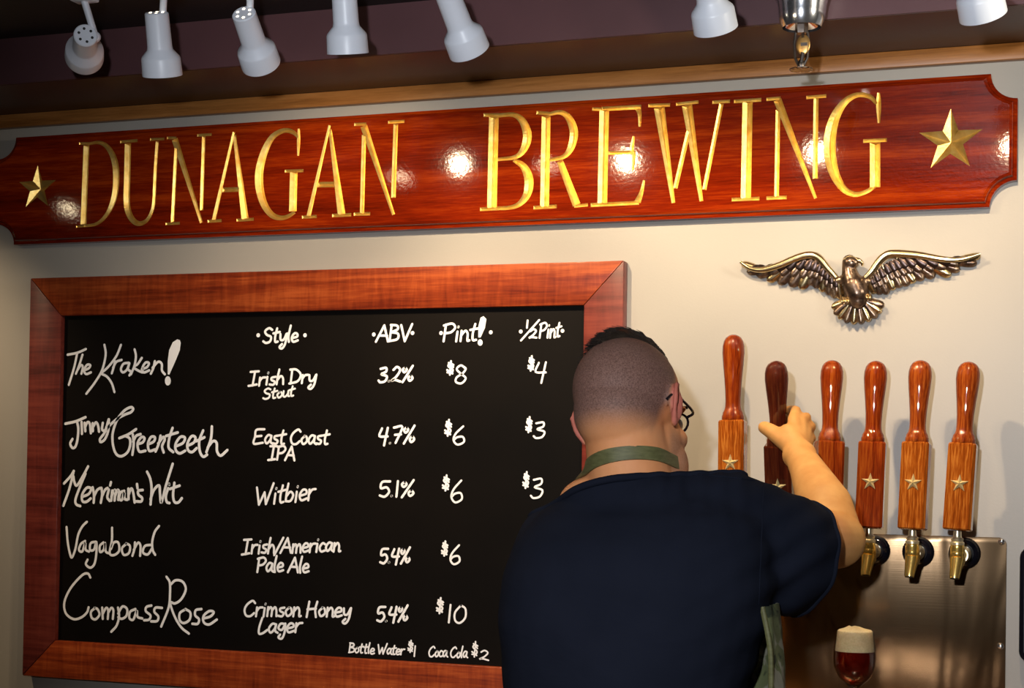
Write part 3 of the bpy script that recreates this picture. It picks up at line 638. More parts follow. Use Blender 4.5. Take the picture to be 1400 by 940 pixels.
# ------------------------------------------------------------------ track lights
TY = -0.62
trk = obj('lighting_track', MB().box((X0 + 0.3, TY - 0.018, ZC - 0.02), (X1 - 0.3, TY + 0.018, ZC)), 'lamp_white', origin=(0, TY, ZC), bevel=0.002)
tag(trk, 'slim white lighting track on the dark ceiling above the sign', 'lighting track')
def spotlight(bx, by, fx, fy, dY, label, on=True, sx=None, energy=10, aimp=None, glow=True):
    """can from its vented back (bx, by) to its open front (fx, fy)"""
    yb = TY + 0.005
    B = at(bx, by, yb); Fp = at(fx, fy, yb + dY); ax = (Fp - B).normalized(); Ln = 0.112
    t = thing('track_spotlight', label, 'spotlight', (B.x, TY, ZC - 0.02), 'spotlights on the ceiling track')
    q = ax.to_track_quat('Z', 'Y').to_matrix().to_4x4(); mt = Matrix.Translation(B) @ q
    prof = [(0.0195, 0), (0.0215, 0.002), (0.0225, 0.06), (0.0235, 0.066), (0.034, 0.078), (0.0355, 0.082), (0.0365, Ln), (0.0335, Ln), (0.0325, Ln - 0.012), (0.001, Ln - 0.013)]
    obj('can', MB().lathe(prof, mt, 40), 'lamp_white', t, smooth=35)
    for k in range(6):
        a = k * math.pi / 3 + 0.3; mm = mt @ Matrix.Translation((0.0125 * math.cos(a), 0.0125 * math.sin(a), -0.0005))
        obj('vent_hole', MB().lathe([(0.0026, 0), (0.0026, 0.001)], mm, 10), 'vent_glow' if on else 'vent_black', t, smooth=0)
    obj('bulb', MB().lathe([(0.020, Ln - 0.0125), (0.020, Ln - 0.008), (0.016, Ln - 0.005), (0.001, Ln - 0.004)], mt, 24), 'lamp_glow' if on and glow else 'lamp_white', t)
    side = V((1, 0, 0)); sp = B + ax * 0.03 - V((0, 0.0, 0))
    top = V((B.x if sx is None else at(sx, 5, TY).x, TY, ZC - 0.055))
    att = B + ax * 0.012 + (V((0, -1, 0)) - ax * ax.dot(V((0, -1, 0)))).normalized() * -0.018
    if top.z - B.z < 0.02: top.z = ZC - 0.05
    obj('arm', MB().tube([top, att], 0.0065, 12), 'lamp_white', t)
    obj('knuckle', MB().ell(att, (0.010, 0.010, 0.010)), 'lamp_white', t)
    obj('adapter', MB().box((top.x - 0.023, TY - 0.016, ZC - 0.058), (top.x + 0.023, TY + 0.016, ZC - 0.021)), 'lamp_white', t, bevel=0.004)
    if on:
        p = B + ax * (Ln + 0.004); lamp('SPOT', 'spotlight_beam', p, p + ax, energy, WARM, 0.012, math.radians(105), 0.8)
    return t
spotlight(117, 48, 115, 80, 0.10, 'leftmost white track spotlight with dark unlit vent holes', False, 115)
spotlight(214, 17, 220, 80, 0.03, 'second track spotlight from the left, dim, hanging straight down with glowing vents', True, 224, 3)
spotlight(333, 18, 352, 73, 0.07, 'bright white spotlight tilted right, glowing vent holes showing, above the first letters', True, 342, 7)
spotlight(470, -18, 475, 62, 0.03, 'white spotlight hanging straight down, fourth from the left', True, None, 13)
spotlight(611, -10, 635, 52, 0.06, 'white spotlight tilted to the right, fifth from the left', True, None, 13)
spotlight(962, -52, 975, 20, 0.05, 'white spotlight just left of the chrome sprinkler, mostly above the frame', True, None, 14)
spotlight(1325, -74, 1340, 0, 0.05, 'rightmost white spotlight at the top right corner', True, None, 12)

spotlight(-345, 105, -325, 180, 0.06, 'white track spotlight beyond the left edge of the picture', True, None, 13)

# ------------------------------------------------------------------ fire sprinkler
YK = -0.33
pz = lambda y: at(1095, y, YK).z
cx = at(1096, 40, YK).x
sk = thing('fire_sprinkler', 'chrome pendent fire sprinkler hanging in front of the right end of the sign', 'sprinkler', (cx, YK, ZC))
T = Matrix.Translation((cx, YK, 0)); k = px(1095, 40, YK)
obj('escutcheon', MB().lathe([(26 * k, pz(38)), (30 * k, pz(30)), (32 * k, pz(18)), (33 * k, pz(8)), (44 * k, pz(-28)), (47 * k, pz(-30)), (45 * k, pz(-27)), (30 * k, pz(10)), (22 * k, pz(36)), (12 * k, pz(30)), (0.2 * k, pz(29))][::1], T, 40, closed=False), 'chrome', sk, smooth=25)
obj('pipe', MB().lathe([(0.013, pz(30)), (0.013, ZC - 0.0005)], T, 20), 'chrome', sk)
obj('flange', MB().lathe([(0.045, ZC - 0.006), (0.045, ZC - 0.0005)], T, 32), 'chrome', sk)
obj('body', MB().lathe([(8 * k, pz(46)), (9 * k, pz(40)), (9 * k, pz(28))], T, 6), 'aged_metal', sk)
for s in (-1, 1):
    obj('frame_arm', MB().tube([(cx + s * 8 * k, YK, pz(44)), (cx + s * 10 * k, YK, pz(60)), (cx + s * 8 * k, YK, pz(80)), (cx + s * 2.5 * k, YK, pz(91))], 0.0026, 8), 'aged_metal', sk)
obj('fusible_link', MB().ell((cx + 4 * k, YK - 0.012, pz(64)), (9.5 * k, 0.003, 14 * k), n=24), 'link_brass', sk)
obj('link_slot', MB().box((cx + 1 * k, YK - 0.0155, pz(66)), (cx + 10 * k, YK - 0.014, pz(61.5))), 'aged_metal', sk)
obj('lever', MB().tube([(cx + 3 * k, YK - 0.009, pz(48)), (cx + 4 * k, YK - 0.013, pz(55))], 0.003, 8).tube([(cx + 4 * k, YK - 0.013, pz(74)), (cx + 1 * k, YK - 0.006, pz(86))], 0.0035, 8), 'aged_metal', sk)
obj('boss', MB().lathe([(3 * k, pz(96)), (5 * k, pz(92)), (5 * k, pz(86)), (3 * k, pz(82))], T, 12), 'aged_metal', sk)
mb = MB()
for a in range(12):
    an = a * math.pi / 6; c_, s_ = math.cos(an), math.sin(an)
    p = V((cx, YK, pz(95))); d = V((c_, s_, 0)); q = V((-s_, c_, 0))
    vs = [p + q * 0.002, p - q * 0.002, p + d * 0.020 - q * 0.0035, p + d * 0.020 + q * 0.0035]
    mb.add([v_ + V((0, 0, 0.0008)) for v_ in vs] + [v_ - V((0, 0, 0.0008)) for v_ in vs], [(0, 1, 2, 3), (7, 6, 5, 4), (0, 4, 5, 1), (1, 5, 6, 2), (2, 6, 7, 3), (3, 7, 4, 0)])
mb.lathe([(0.011, pz(95) - 0.001), (0.011, pz(95) + 0.001)], T, 20)
obj('deflector', mb, 'aged_metal', sk, smooth=0)

# ------------------------------------------------------------------ bronze eagle
YE = -0.012
def ce(p, y=YE): return at(1010 + p[0] / 4.118, 330 + p[1] / 4.118, y)
ke = px(1180, 390, YE) / 4.118
eagle = thing('wall_eagle', 'antique bronze eagle plaque with spread wings mounted above the tap handles', 'wall ornament', ce((665, 470), 0))
def feather(root, tip, w, parent, mat, y0, y1, name='feather'):
    r = ce(root, y0); t = ce(tip, y1); d = t - r; side = V((-d.z, 0, d.x)).normalized(); w *= ke * (1.5 if name in ('feather', 'covert_feather') else 1)
    vs = []; fs = []; prof = [(0, .35), (.15, .75), (.4, .95), (.72, 1), (.88, .88), (.96, .6), (1, .2)]
    for a, b_ in prof:
        p = r + d * a
        vs += [p + side * (w * b_ / 2) + V((0, 0.003, 0)), p + side * (w * b_ * .25) - V((0, 0.002, 0)), p - V((0, 0.0035, 0)), p - side * (w * b_ * .25) - V((0, 0.002, 0)), p - side * (w * b_ / 2) + V((0, 0.003, 0)), V((p.x, min(-0.001, p.y + 0.006), p.z))]
    n = 6
    for i in range(len(prof) - 1):
        for k_ in range(n): fs.append((i * n + k_, i * n + (k_ + 1) % n, (i + 1) * n + (k_ + 1) % n, (i + 1) * n + k_))
    fs += [tuple(range(n))[::-1], tuple((len(prof) - 1) * n + k_ for k_ in range(n))]
    return obj(name, MB().add(vs, fs), mat, parent, smooth=60)
def wing(lead, tips, roots, ws):
    P = crom([ce(p, YE - 0.010) for p in lead], 5); n = len(P)
    edge = obj('wing', MB().tube(P, [0.0028 + 0.0052 * math.sin(math.pi * min(1, 0.15 + i / n * 0.9)) for i in range(n)], 10), 'bronze_worn', eagle)
    # wing sheet behind the feathers
    for i, (t, r, w_) in enumerate(zip(tips, roots, ws)):
        feather(r, t, w_, edge, 'antique_bronze' if i % 3 else 'bronze_worn', YE - 0.002 - 0.0006 * i, YE + 0.002)
    for layer, (fr, wd, mt_) in enumerate(((0.66, 1.0, 'antique_bronze'), (0.40, 1.1, 'bronze_dark'))):
        for i in range(len(tips) - 1):
            t = ((tips[i][0] + tips[i + 1][0]) / 2, (tips[i][1] + tips[i + 1][1]) / 2); r = ((roots[i][0] + roots[i + 1][0]) / 2, (roots[i][1] + roots[i + 1][1]) / 2)
            tt = (r[0] + (t[0] - r[0]) * fr, r[1] + (t[1] - r[1]) * fr)
            feather(r, tt, ws[i] * wd, edge, mt_, YE - 0.006 - 0.003 * layer, YE - 0.004 - 0.003 * layer, 'covert_feather')
wing([(550, 205), (500, 150), (450, 93), (400, 77), (330, 92), (220, 137), (130, 160), (60, 150), (10, 115)],
     [(14, 122), (45, 170), (100, 192), (160, 222), (222, 238), (288, 252), (345, 266), (395, 245), (428, 262), (468, 284), (505, 302), (538, 320), (572, 326)],
     [(120, 155), (180, 150), (240, 135), (300, 112), (350, 100), (400, 92), (430, 100), (450, 115), (470, 135), (490, 160), (512, 180), (535, 205), (560, 225)],
     [30, 34, 38, 42, 46, 50, 50, 44, 40, 38, 36, 34, 34])
wing([(712, 205), (745, 172), (790, 110), (830, 77), (880, 68), (1000, 76), (1120, 96), (1200, 104), (1280, 95), (1358, 70)],
     [(1362, 78), (1340, 122), (1245, 160), (1195, 190), (1100, 200), (1040, 214), (990, 230), (952, 248), (912, 258), (872, 272), (835, 297), (800, 297), (772, 292)],
     [(1220, 105), (1160, 105), (1090, 108), (1030, 100), (970, 95), (920, 92), (890, 95), (865, 105), (840, 115), (810, 135), (780, 165), (755, 195), (735, 222)],
     [30, 34, 38, 42, 44, 46, 46, 44, 42, 38, 36, 34, 34])
mb = MB()
body_pts = [(622, 112), (620, 150), (628, 195), (648, 245), (668, 290), (672, 330)]
for (a, b_, ra, rb) in zip(body_pts[:-1], body_pts[1:], (40, 40, 50, 66, 66), (40, 50, 66, 66, 52)):
    mb.cap(ce(a, YE - 0.010), ce(b_, YE - 0.010), ra * ke, rb * ke)
mb.ell(ce((632, 118), YE - 0.016), (44 * ke, 0.010, 36 * ke))
mb.cap(ce((600, 215), YE - 0.006), ce((545, 225), YE - 0.004), 34 * ke, 22 * ke); mb.cap(ce((690, 225), YE - 0.006), ce((745, 225), YE - 0.004), 34 * ke, 22 * ke)
eb = obj('body', mb, 'antique_bronze', eagle)
finish(eb, [('REMESH', dict(mode='VOXEL', voxel_size=0.0016)), ('SMOOTH', dict(factor=0.6, iterations=6))])
for v_ in eb.data.vertices:
    w_ = v_.co + wloc(eb)
    if w_.y > -0.002: v_.co.y = -0.002 - eagle.location.y
eb.data.shade_smooth(); eb.data.materials.clear(); eb.data.materials.append(M['antique_bronze'])
obj('beak', MB().tube(crom([ce(p, YE - 0.016) for p in ((655, 102), (680, 108), (694, 122), (692, 138))], 4), [0.0052, 0.0052, 0.0050, 0.0048, 0.0046, 0.0042, 0.0038, 0.0034, 0.0030, 0.0026, 0.0020, 0.0014, 0.0008], 10), 'bronze_worn', eagle)
obj('crest', MB().tube(crom([ce(p, YE - 0.019) for p in ((590, 105), (618, 86), (650, 92), (668, 104))], 4), 0.0022, 8), 'bronze_worn', eagle)
obj('eye', MB().ell(ce((640, 112), YE - 0.025), (0.0022, 0.0016, 0.0018)), 'bronze_dark', eagle)
random.seed(3)
for i in range(26):   # breast feathers
    u_ = random.uniform(-1, 1); y_ = 170 + 135 * (i / 26); wd = 38 + (y_ - 170) * 0.22; x_ = 640 + (y_ - 200) * 0.22 + u_ * wd
    feather((x_, y_ - 12), (x_ + 4, y_ + 16), 17, eb, 'antique_bronze', YE - 0.023 + abs(u_) * 0.011, YE - 0.022 + abs(u_) * 0.011, 'breast_feather')
tl = [(522, 372), (535, 408), (562, 436), (600, 456), (645, 466), (690, 463), (735, 450), (775, 428), (803, 398), (818, 362)]
for i, t in enumerate(tl): feather((622 + i * 9.5, 330 - 12 * math.sin(i / 9 * math.pi)), t, 50, eagle, 'antique_bronze' if i % 2 else 'bronze_worn', YE - 0.008, YE - 0.002 - (i % 2) * 0.002, 'tail_feather')
for cxx, cyy in ((612, 325), (715, 305)):
    mb = MB()
    for j in range(4): mb.chain([ce((cxx - 24 + j * 15, cyy - 5), YE - 0.014), ce((cxx - 28 + j * 17, cyy + 12), YE - 0.018), ce((cxx - 26 + j * 16, cyy + 28), YE - 0.010)], [0.0034, 0.003, 0.0014])
    obj('talon', mb, 'bronze_worn', eagle)

# ------------------------------------------------------------------ steel tap panel
pT = at(1280, 732, -0.004).z; pRx = at(1376, 780, -0.004).x; pLx = at(945, 735, -0.004).x; pBz = 1.137; PR = 0.014
out = [(pLx, pBz), (pRx, pBz)]
for cxz, a0 in (((pRx - PR, pT - PR), 0), ((pLx + PR, pT - PR), 90)):
    for i in range(7): a = math.radians(a0 + 15 * i); out.append((cxz[0] + PR * math.cos(a), cxz[1] + PR * math.sin(a)))
panel = thing('splash_panel', 'brushed stainless steel splash panel screwed to the wall behind the faucets', 'panel', ((pLx + pRx) / 2, 0, pBz))
mb = MB(); n = len(out)
mb.add([(x, -0.004, z) for x, z in out] + [(x, -0.0002, z) for x, z in out], [tuple(range(n)), tuple(range(n, 2 * n))[::-1]] + [(i, i + n, (i + 1) % n + n, (i + 1) % n) for i in range(n)])
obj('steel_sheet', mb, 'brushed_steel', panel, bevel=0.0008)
RX = Matrix.Rotation(math.radians(90), 4, 'X')   # local z -> -Y
for sx_ in (at(1369.5, 740, -0.004).x, pLx + 0.012):
    for sy_ in (740, 883):
        z_ = at(1369.5, sy_, -0.004).z
        if sy_ == 883: z_ = at(1369, 883, -0.004).z
        obj('screw', MB().lathe([(0.0062, 0), (0.0062, 0.001), (0.005, 0.003), (0.0025, 0.0042), (0.0003, 0.0045)], Matrix.Translation((sx_, -0.004, z_)) @ RX, 20), 'chrome', panel)

# ------------------------------------------------------------------ faucets and handles
tap_x = [at(v_, 752, 0).x for v_ in (1017, 1076, 1136, 1196.5, 1256, 1319)]
tap_z = at(1323.6, 755.7, 0).z
HB = [(1001, 700), (1068, 722), (1130, 721), (1188, 722), (1247.5, 724), (1309, 725)]
HT = [(1003, 457), (1061, 493), (1138, 492), (1198, 493), (1259, 492), (1325, 494)]
HY = [(-0.125, -0.10), (-0.150, -0.235), (-0.125, -0.10), (-0.125, -0.10), (-0.125, -0.10), (-0.125, -0.10)]
TAPS = []
flab = ['beer tap with the tallest handle, golden wood block and brass star, first from the left',
        'beer tap with wooden handle darkened by painted shade, gripped and pulled forward by the bartender',
        'beer tap with red-brown turned handle, partly hidden behind the bartender\'s forearm',
        'beer tap beside the bartender\'s elbow, red-brown handle with brass star, brass faucet',
        'beer tap with golden-brown block and red-brown grip, second from the right',
        'rightmost beer tap with golden-brown handle, brass star and brass faucet']
for i in range(6):
    fc = V((tap_x[i], 0, tap_z)); hb = at(*HB[i], HY[i][0])
    t = thing('beer_tap', flab[i], 'beer tap', (fc.x, -0.004, fc.z), 'beer taps on the steel panel'); TAPS.append(t)
    mt = Matrix.Translation((fc.x, -0.0045, fc.z)) @ RX
    obj('flange', MB().lathe([(0.029, 0), (0.0295, 0.006), (0.0275, 0.013), (0.022, 0.018), (0.018, 0.0195), (0.018, 0.024)], mt, 40), 'black_plastic', t)
    obj('shank', MB().lathe([(0.0145, 0.022), (0.0145, 0.034), (0.012, 0.036), (0.012, 0.052), (0.0155, 0.054), (0.0155, 0.066), (0.0135, 0.070), (0.0135, 0.098)], mt, 32), 'pale_brass', t, smooth=30)
    bx_ = hb.x; by_ = HY[i][0] if i != 1 else -0.125; zc = fc.z + 0.004
    bc = V((bx_, by_, zc)); link = V((fc.x, -0.09, fc.z))
    mb = MB(); mb.cap(bc + V((0, 0.004, -0.014)), bc + V((0, 0, 0.012)), 0.0135, 0.0125, 24); mb.cap(link, bc, 0.0125, 0.0125, 24)
    obj('valve_body', mb, 'polished_brass', t)
    sp0 = bc + V((0, -0.002, -0.010)); sp1 = bc + V((-0.003, -0.015, -0.044))
    mb = MB(); mb.tube([sp0, sp0 * .5 + sp1 * .5, sp1 + V((0, 0.001, 0.004)), sp1], [0.0125, 0.0105, 0.0092, 0.0085], 20); obj('spout', mb, 'polished_brass', t)
    mb = MB(); mb.tube([sp1 + V((0, 0, 0.001)), sp1 + V((0, -0.0003, -0.0008))], 0.0062, 14); obj('spout_mouth', mb, 'vent_black', t)
    ct = V((bx_, by_, zc + 0.014)); tm = Matrix.Translation(ct)
    top = hb.z - ct.z
    if i == 1: top = 0.028
    prof = [(0.0105, 0), (0.0125, 0.002), (0.0125, 0.006), (0.010, 0.008), (0.0108, 0.010), (0.0112, 0.013), (0.008, 0.015), (0.0072, 0.018), (0.0072, max(0.019, top - 0.006)), (0.0068, max(0.02, top - 0.0005))]
    obj('collar', MB().lathe(prof, tm, 28), 'pale_brass', t, smooth=30)
hm = ['handle_goldwood', 'handle_shaded_wood', 'handle_redwood', 'handle_redwood', 'handle_goldwood', 'handle_goldwood']
hg = ['handle_redwood', 'handle_shaded_wood', 'handle_redwood', 'handle_redwood', 'handle_brownwood', 'handle_brownwood']
hyaw = [0, 0, 24, 3, -3, -2]
for i in range(6):
    b0 = at(*HB[i], HY[i][0]); t0 = at(*HT[i], HY[i][1])
    ax = (t0 - b0).normalized(); Ln = (t0 - b0).length
    if i == 1: b0 = b0
    fr = V((0, -1, 0)); fr = (fr - ax * fr.dot(ax)).normalized(); rt = ax.cross(-fr) * -1
    rt = ax.cross(fr) * -1
    ya = math.radians(hyaw[i]); fr2 = fr * math.cos(ya) + rt * math.sin(ya) * -1; rt2 = rt * math.cos(ya) + fr * math.sin(ya)
    t = TAPS[i]
    MT = Matrix(((rt2.x, -fr2.x, ax.x, 0), (rt2.y, -fr2.y, ax.y, 0), (rt2.z, -fr2.z, ax.z, 0), (0, 0, 0, 1)))
    # local: x right, y away from viewer, z along the handle
    def place(nm_, mb_, mat_, par, sm=40):
        o = obj(nm_, mb_, mat_, None, origin=(0, 0, 0), smooth=sm); o.parent = par
        o.matrix_local = Matrix.Translation(b0 - wloc(par)) @ MT if par is TAPS[i] else Matrix.Identity(4); return o
    hw = 0.0245; hd = 0.021; ch = 0.005; bl = Ln * 0.512
    oc = [(-hw + ch, -hd), (hw - ch, -hd), (hw, -hd + ch), (hw, hd - ch), (hw - ch, hd), (-hw + ch, hd), (-hw, hd - ch), (-hw, -hd + ch)]
    mb = MB(); lv = [(0.0005, 0.90), (0.003, 1.0), (bl - 0.003, 1.0), (bl, 0.93)]
    vs = [(x * s, y * s, z) for z, s in lv for x, y in oc]; fs = [(k_ * 8 + a, k_ * 8 + (a + 1) % 8, (k_ + 1) * 8 + (a + 1) % 8, (k_ + 1) * 8 + a) for k_ in range(3) for a in range(8)]
    fs += [tuple(range(8))[::-1], tuple(range(24, 32))]
    blk = place('handle_block', mb.add(vs, fs), hm[i], t, 25)
    g0 = bl; gl = Ln - bl
    P = [(0.0, .0205), (.015, .0212), (.05, .0212), (.065, .020), (.09, .0195), (.125, .0165), (.16, .0150), (.22, .0145), (.35, .0153), (.5, .0172), (.65, .0196), (.78, .0212), (.86, .0208), (.92, .0185), (.96, .0148), (.985, .0095), (.997, .004), (1.0, .0004)]
    cr_ = [(V((a, b_, 0))) for a, b_ in P]
    place('handle_grip', MB().lathe([(p.y, g0 + p.x * gl) for p in cr_], Matrix(), 36), hg[i], t, 35)
    if i != 2:
        R = 0.0165; zc_ = bl * 0.53; sp = []
        for k_ in range(10):
            r_ = R if k_ % 2 == 0 else R * 0.38; sp.append((r_ * math.sin(math.pi * k_ / 5), -hd - 0.0006, zc_ + r_ * math.cos(math.pi * k_ / 5)))
        mb = MB().add(sp + [(0, -hd - 0.0055, zc_), (0, -hd + 0.001, zc_)], [(k_, (k_ + 1) % 10, 10) for k_ in range(10)] + [((k_ + 1) % 10, k_, 11) for k_ in range(10)])
        place('star', mb, 'star_brass', blk, 0)

# ------------------------------------------------------------------ counter, beer glass, dark device
CZ = 1.135
ctr = thing('back_counter', 'steel-topped back bar counter standing under the taps against the wall', 'counter', (-0.3, -0.15, 0))
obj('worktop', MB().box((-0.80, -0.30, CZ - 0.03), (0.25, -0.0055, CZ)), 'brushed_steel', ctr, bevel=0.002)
obj('cabinet', MB().box((-0.78, -0.28, 0.0), (0.22, -0.01, CZ - 0.0305)), 'rail_wood_upright', ctr, smooth=0)
YG = -0.17; gc = at(1168.5, 900, YG); k = px(1168, 900, YG); zz = lambda y: at(1168.5, y, YG).z
gt = thing('beer_glass', 'stemmed tulip glass of dark red beer with a cream foam head below the faucets', 'beer glass', (gc.x, YG, CZ))
Tm = Matrix.Translation((gc.x, YG, 0))
wallp = [(26.0, 862), (26.6, 870), (27.8, 880), (28.8, 890), (29.2, 900), (28.6, 909), (26.5, 917), (22.5, 925), (16, 932), (9, 937.5), (4.5, 941), (3.6, 946)]
stem = [(3.3, 950), (3.2, 962), (4.0, 970)]
outer = [(r * k, zz(y)) for r, y in wallp] + [(r * k, zz(y)) for r, y in stem] + [(0.012, CZ + 0.006), (0.030, CZ + 0.002), (0.031, CZ + 0.0003), (0.0005, CZ + 0.0003)]
inner = [(max(0.0004, (r - 1.5) * k), zz(y)) for r, y in wallp[:10]] + [(0.0004, zz(939))]
prof = inner[::-1] + outer
obj('glass', MB().lathe(prof, Tm, 56, closed=False), 'clear_glass', gt, smooth=50)
liq = [(0.0003, zz(938))] + [((r - 1.8) * k, zz(y) + 0.0004) for r, y in wallp[:10][::-1] if y > 889.5] + [((28.8 - 1.8) * k, zz(889.3)), (0.0003, zz(889.3))]
obj('beer', MB().lathe(liq, Tm, 56, closed=False), 'amber_beer', gt, smooth=50)
fo = [(0.0003, zz(889))] + [((r - 1.8) * k, zz(y)) for r, y in ((28.8, 889), (27.8, 880), (26.6, 870), (26.0, 863))] + [(22 * k, zz(860.5)), (14 * k, zz(860)), (8 * k, zz(857.5)), (0.0003, zz(856.5))]
fo_o = obj('foam', MB().lathe(fo, Tm, 56, closed=False), 'beer_foam', gt, smooth=50)
for v_ in fo_o.data.vertices:
    if v_.co.z + CZ > zz(862) and (v_.co.x ** 2 + v_.co.y ** 2) ** .5 < 20 * k:
        v_.co.z += 0.004 * noise.noise(v_.co * 90) + 0.001
dv = thing('wall_device', 'black rounded device on the wall at the right edge', 'device', (at(1393, 820, -0.03).x + 0.06, 0, at(1395, 905, -0.03).z))
x0 = at(1393.5, 820, -0.03).x; z0 = at(1396, 905, -0.03).z; z1 = at(1396, 747, -0.03).z
def rrect(x0, x1, z0, z1, r, n=7):
    o_ = []
    for cx_, cz_, a0 in ((x1 - r, z1 - r, 0), (x0 + r, z1 - r, 90), (x0 + r, z0 + r, 180), (x1 - r, z0 + r, 270)):
        for i in range(n): a = math.radians(a0 + 90 * i / (n - 1)); o_.append((cx_ + r * math.cos(a), cz_ + r * math.sin(a)))
    return o_
rr = rrect(x0, x0 + 0.14, z0, z1, 0.02); n = len(rr)
obj('casing', MB().add([(x, -0.03, z) for x, z in rr] + [(x, -0.0005, z) for x, z in rr], [tuple(range(n)), tuple(range(n, 2 * n))[::-1]] + [(i, i + n, (i + 1) % n + n, (i + 1) % n) for i in range(n)]), 'black_plastic', dv, bevel=0.003)
rr = rrect(x0 + 0.008, x0 + 0.132, z0 + 0.008, z1 - 0.008, 0.014)
obj('face', MB().add([(x, -0.0315, z) for x, z in rr] + [(x, -0.0302, z) for x, z in rr], [tuple(range(n)), tuple(range(n, 2 * n))[::-1]] + [(i, i + n, (i + 1) % n + n, (i + 1) % n) for i in range(n)]), 'black_glaze', dv, smooth=0)

# ------------------------------------------------------------------ the bartender
YM = -0.68
man = thing('person', 'person seen from behind in a navy t-shirt and glasses, pulling a tap handle', 'person', (at(870, 800, -0.7).x, -0.68, 0))
hc = at(862, 569, YM)                              # between the ears
psi = math.radians(20); pit = math.radians(-12); rol = math.radians(11)
f_ = V((math.sin(psi), math.cos(psi), 0)); l_ = V((-math.cos(psi), math.sin(psi), 0)); u_ = V((0, 0, 1))
f_, u_ = f_ * math.cos(pit) + u_ * math.sin(pit), u_ * math.cos(pit) - f_ * math.sin(pit)
l_, u_ = l_ * math.cos(rol) - u_ * math.sin(rol), u_ * math.cos(rol) + l_ * math.sin(rol)
HM = Matrix(((f_.x, l_.x, u_.x), (f_.y, l_.y, u_.y), (f_.z, l_.z, u_.z)))
def H(a, b_, c_): return hc + HM @ V((a, b_, c_))
def P(x, y, Y): return at(x, y, Y)
mb = MB()
mb.ell(H(-.010, 0, .036), (.096, .079, .088), HM, 32, 20)
mb.ell(H(-.030, 0, .000), (.076, .070, .072), HM, 32, 20)
mb.ell(H(.034, 0, -.040), (.062, .062, .088), HM, 28, 18)
mb.ell(H(.048, 0, -.088), (.044, .052, .036), HM)
mb.ell(H(.000, 0, -.060), (.055, .062, .050), HM); mb.ell(H(.030, -.026, -.088), (.042, .034, .040), HM); mb.ell(H(.056, -.036, -.074), (.030, .028, .042), HM); mb.ell(H(.048, -.038, -.108), (.034, .030, .042), HM)
mb.ell(H(.076, 0, .022), (.018, .056, .012), HM)
mb.cap(H(.094, 0, .012), H(.113, 0, -.030), .007, .012)
for s in (-1, 1):
    mb.ell(H(.106, s * .012, -.036), (.009, .008, .007), HM); mb.ell(H(.064, s * .040, -.03), (.022, .020, .02), HM)
mb.ell(H(.092, 0, -.066), (.010, .024, .006), HM); mb.ell(H(.091, 0, -.077), (.010, .021, .006), HM)
# ears: back plate, rim and lobe
for s in (-1, 1):
    mb.ell(H(-.002, s * .086, .002), (.015, .0050, .028), Matrix(((f_.x, l_.x, u_.x), (f_.y, l_.y, u_.y), (f_.z, l_.z, u_.z))) @ Matrix.Rotation(s * math.radians(24), 3, 'Z'))
    rim = [H(.010, s * .078, .024), H(.002, s * .087, .034), H(-.013, s * .095, .029), H(-.021, s * .098, .010), H(-.017, s * .093, -.012), H(-.006, s * .084, -.028), H(.006, s * .078, -.026)]
    mb.chain(rim, [.0042, .0046, .0046, .0044, .0044, .0058, .0050])
nb = P(868, 700, -0.70)
mb.cap(H(-.018, 0, -.030), nb, .062, .070, 28); mb.cap(H(.005, 0, -.06), P(868, 695, -0.66), .058, .066, 24)
mb.cap(P(850, 665, -.70), P(800, 691, -.71), .046, .043); mb.cap(P(850, 690, -.70), P(796, 703, -.69), .052, .045); mb.cap(P(890, 700, -.70), P(990, 712, -.66), .050, .050)
# trunk, hips, legs under the clothes
def slab(rows):
    n = 28; vs = []; fs = []
    for y, xl, xr, yb, yf in rows:
        A = P(xl, y, YM); B = P(xr, y, YM); cx_ = (A.x + B.x) / 2; hw_ = (B.x - A.x) / 2; z_ = (A.z + B.z) / 2
        for k_ in range(n):
            a = 2 * math.pi * k_ / n; e = 0.85
            c_, s_ = math.cos(a), math.sin(a)
            vs.append((cx_ + hw_ * math.copysign(abs(c_) ** e, c_), (yb + yf) / 2 + (yf - yb) / 2 * math.copysign(abs(s_) ** e, s_), z_))
    for i in range(len(rows) - 1):
        for k_ in range(n): j = (k_ + 1) % n; fs.append((i * n + k_, i * n + j, (i + 1) * n + j, (i + 1) * n + k_))
    fs += [tuple(range(n)), tuple((len(rows) - 1) * n + k_ for k_ in range(n))[::-1]]
    return vs, fs
mb.add(*slab([(700, 800, 1000, -.76, -.62), (740, 750, 1030, -.80, -.58), (800, 722, 1040, -.82, -.56), (900, 720, 985, -.81, -.53), (1000, 725, 970, -.80, -.50), (1100, 730, 975, -.80, -.54)]))
S = P(1010, 735, -.655); E = P(1144, 738, -.46); W = P(1093, 622, -.285)
mb.cap(S, E, .066, .047, 24); mb.cap(E, P(1128, 692, -.40), .044, .046, 24); mb.cap(P(1128, 692, -.40), P(1104, 642, -.315), .046, .031, 24); mb.cap(P(1104, 642, -.315), W, .031, .026, 24)
mb.ell(W, (.031, .024, .028))
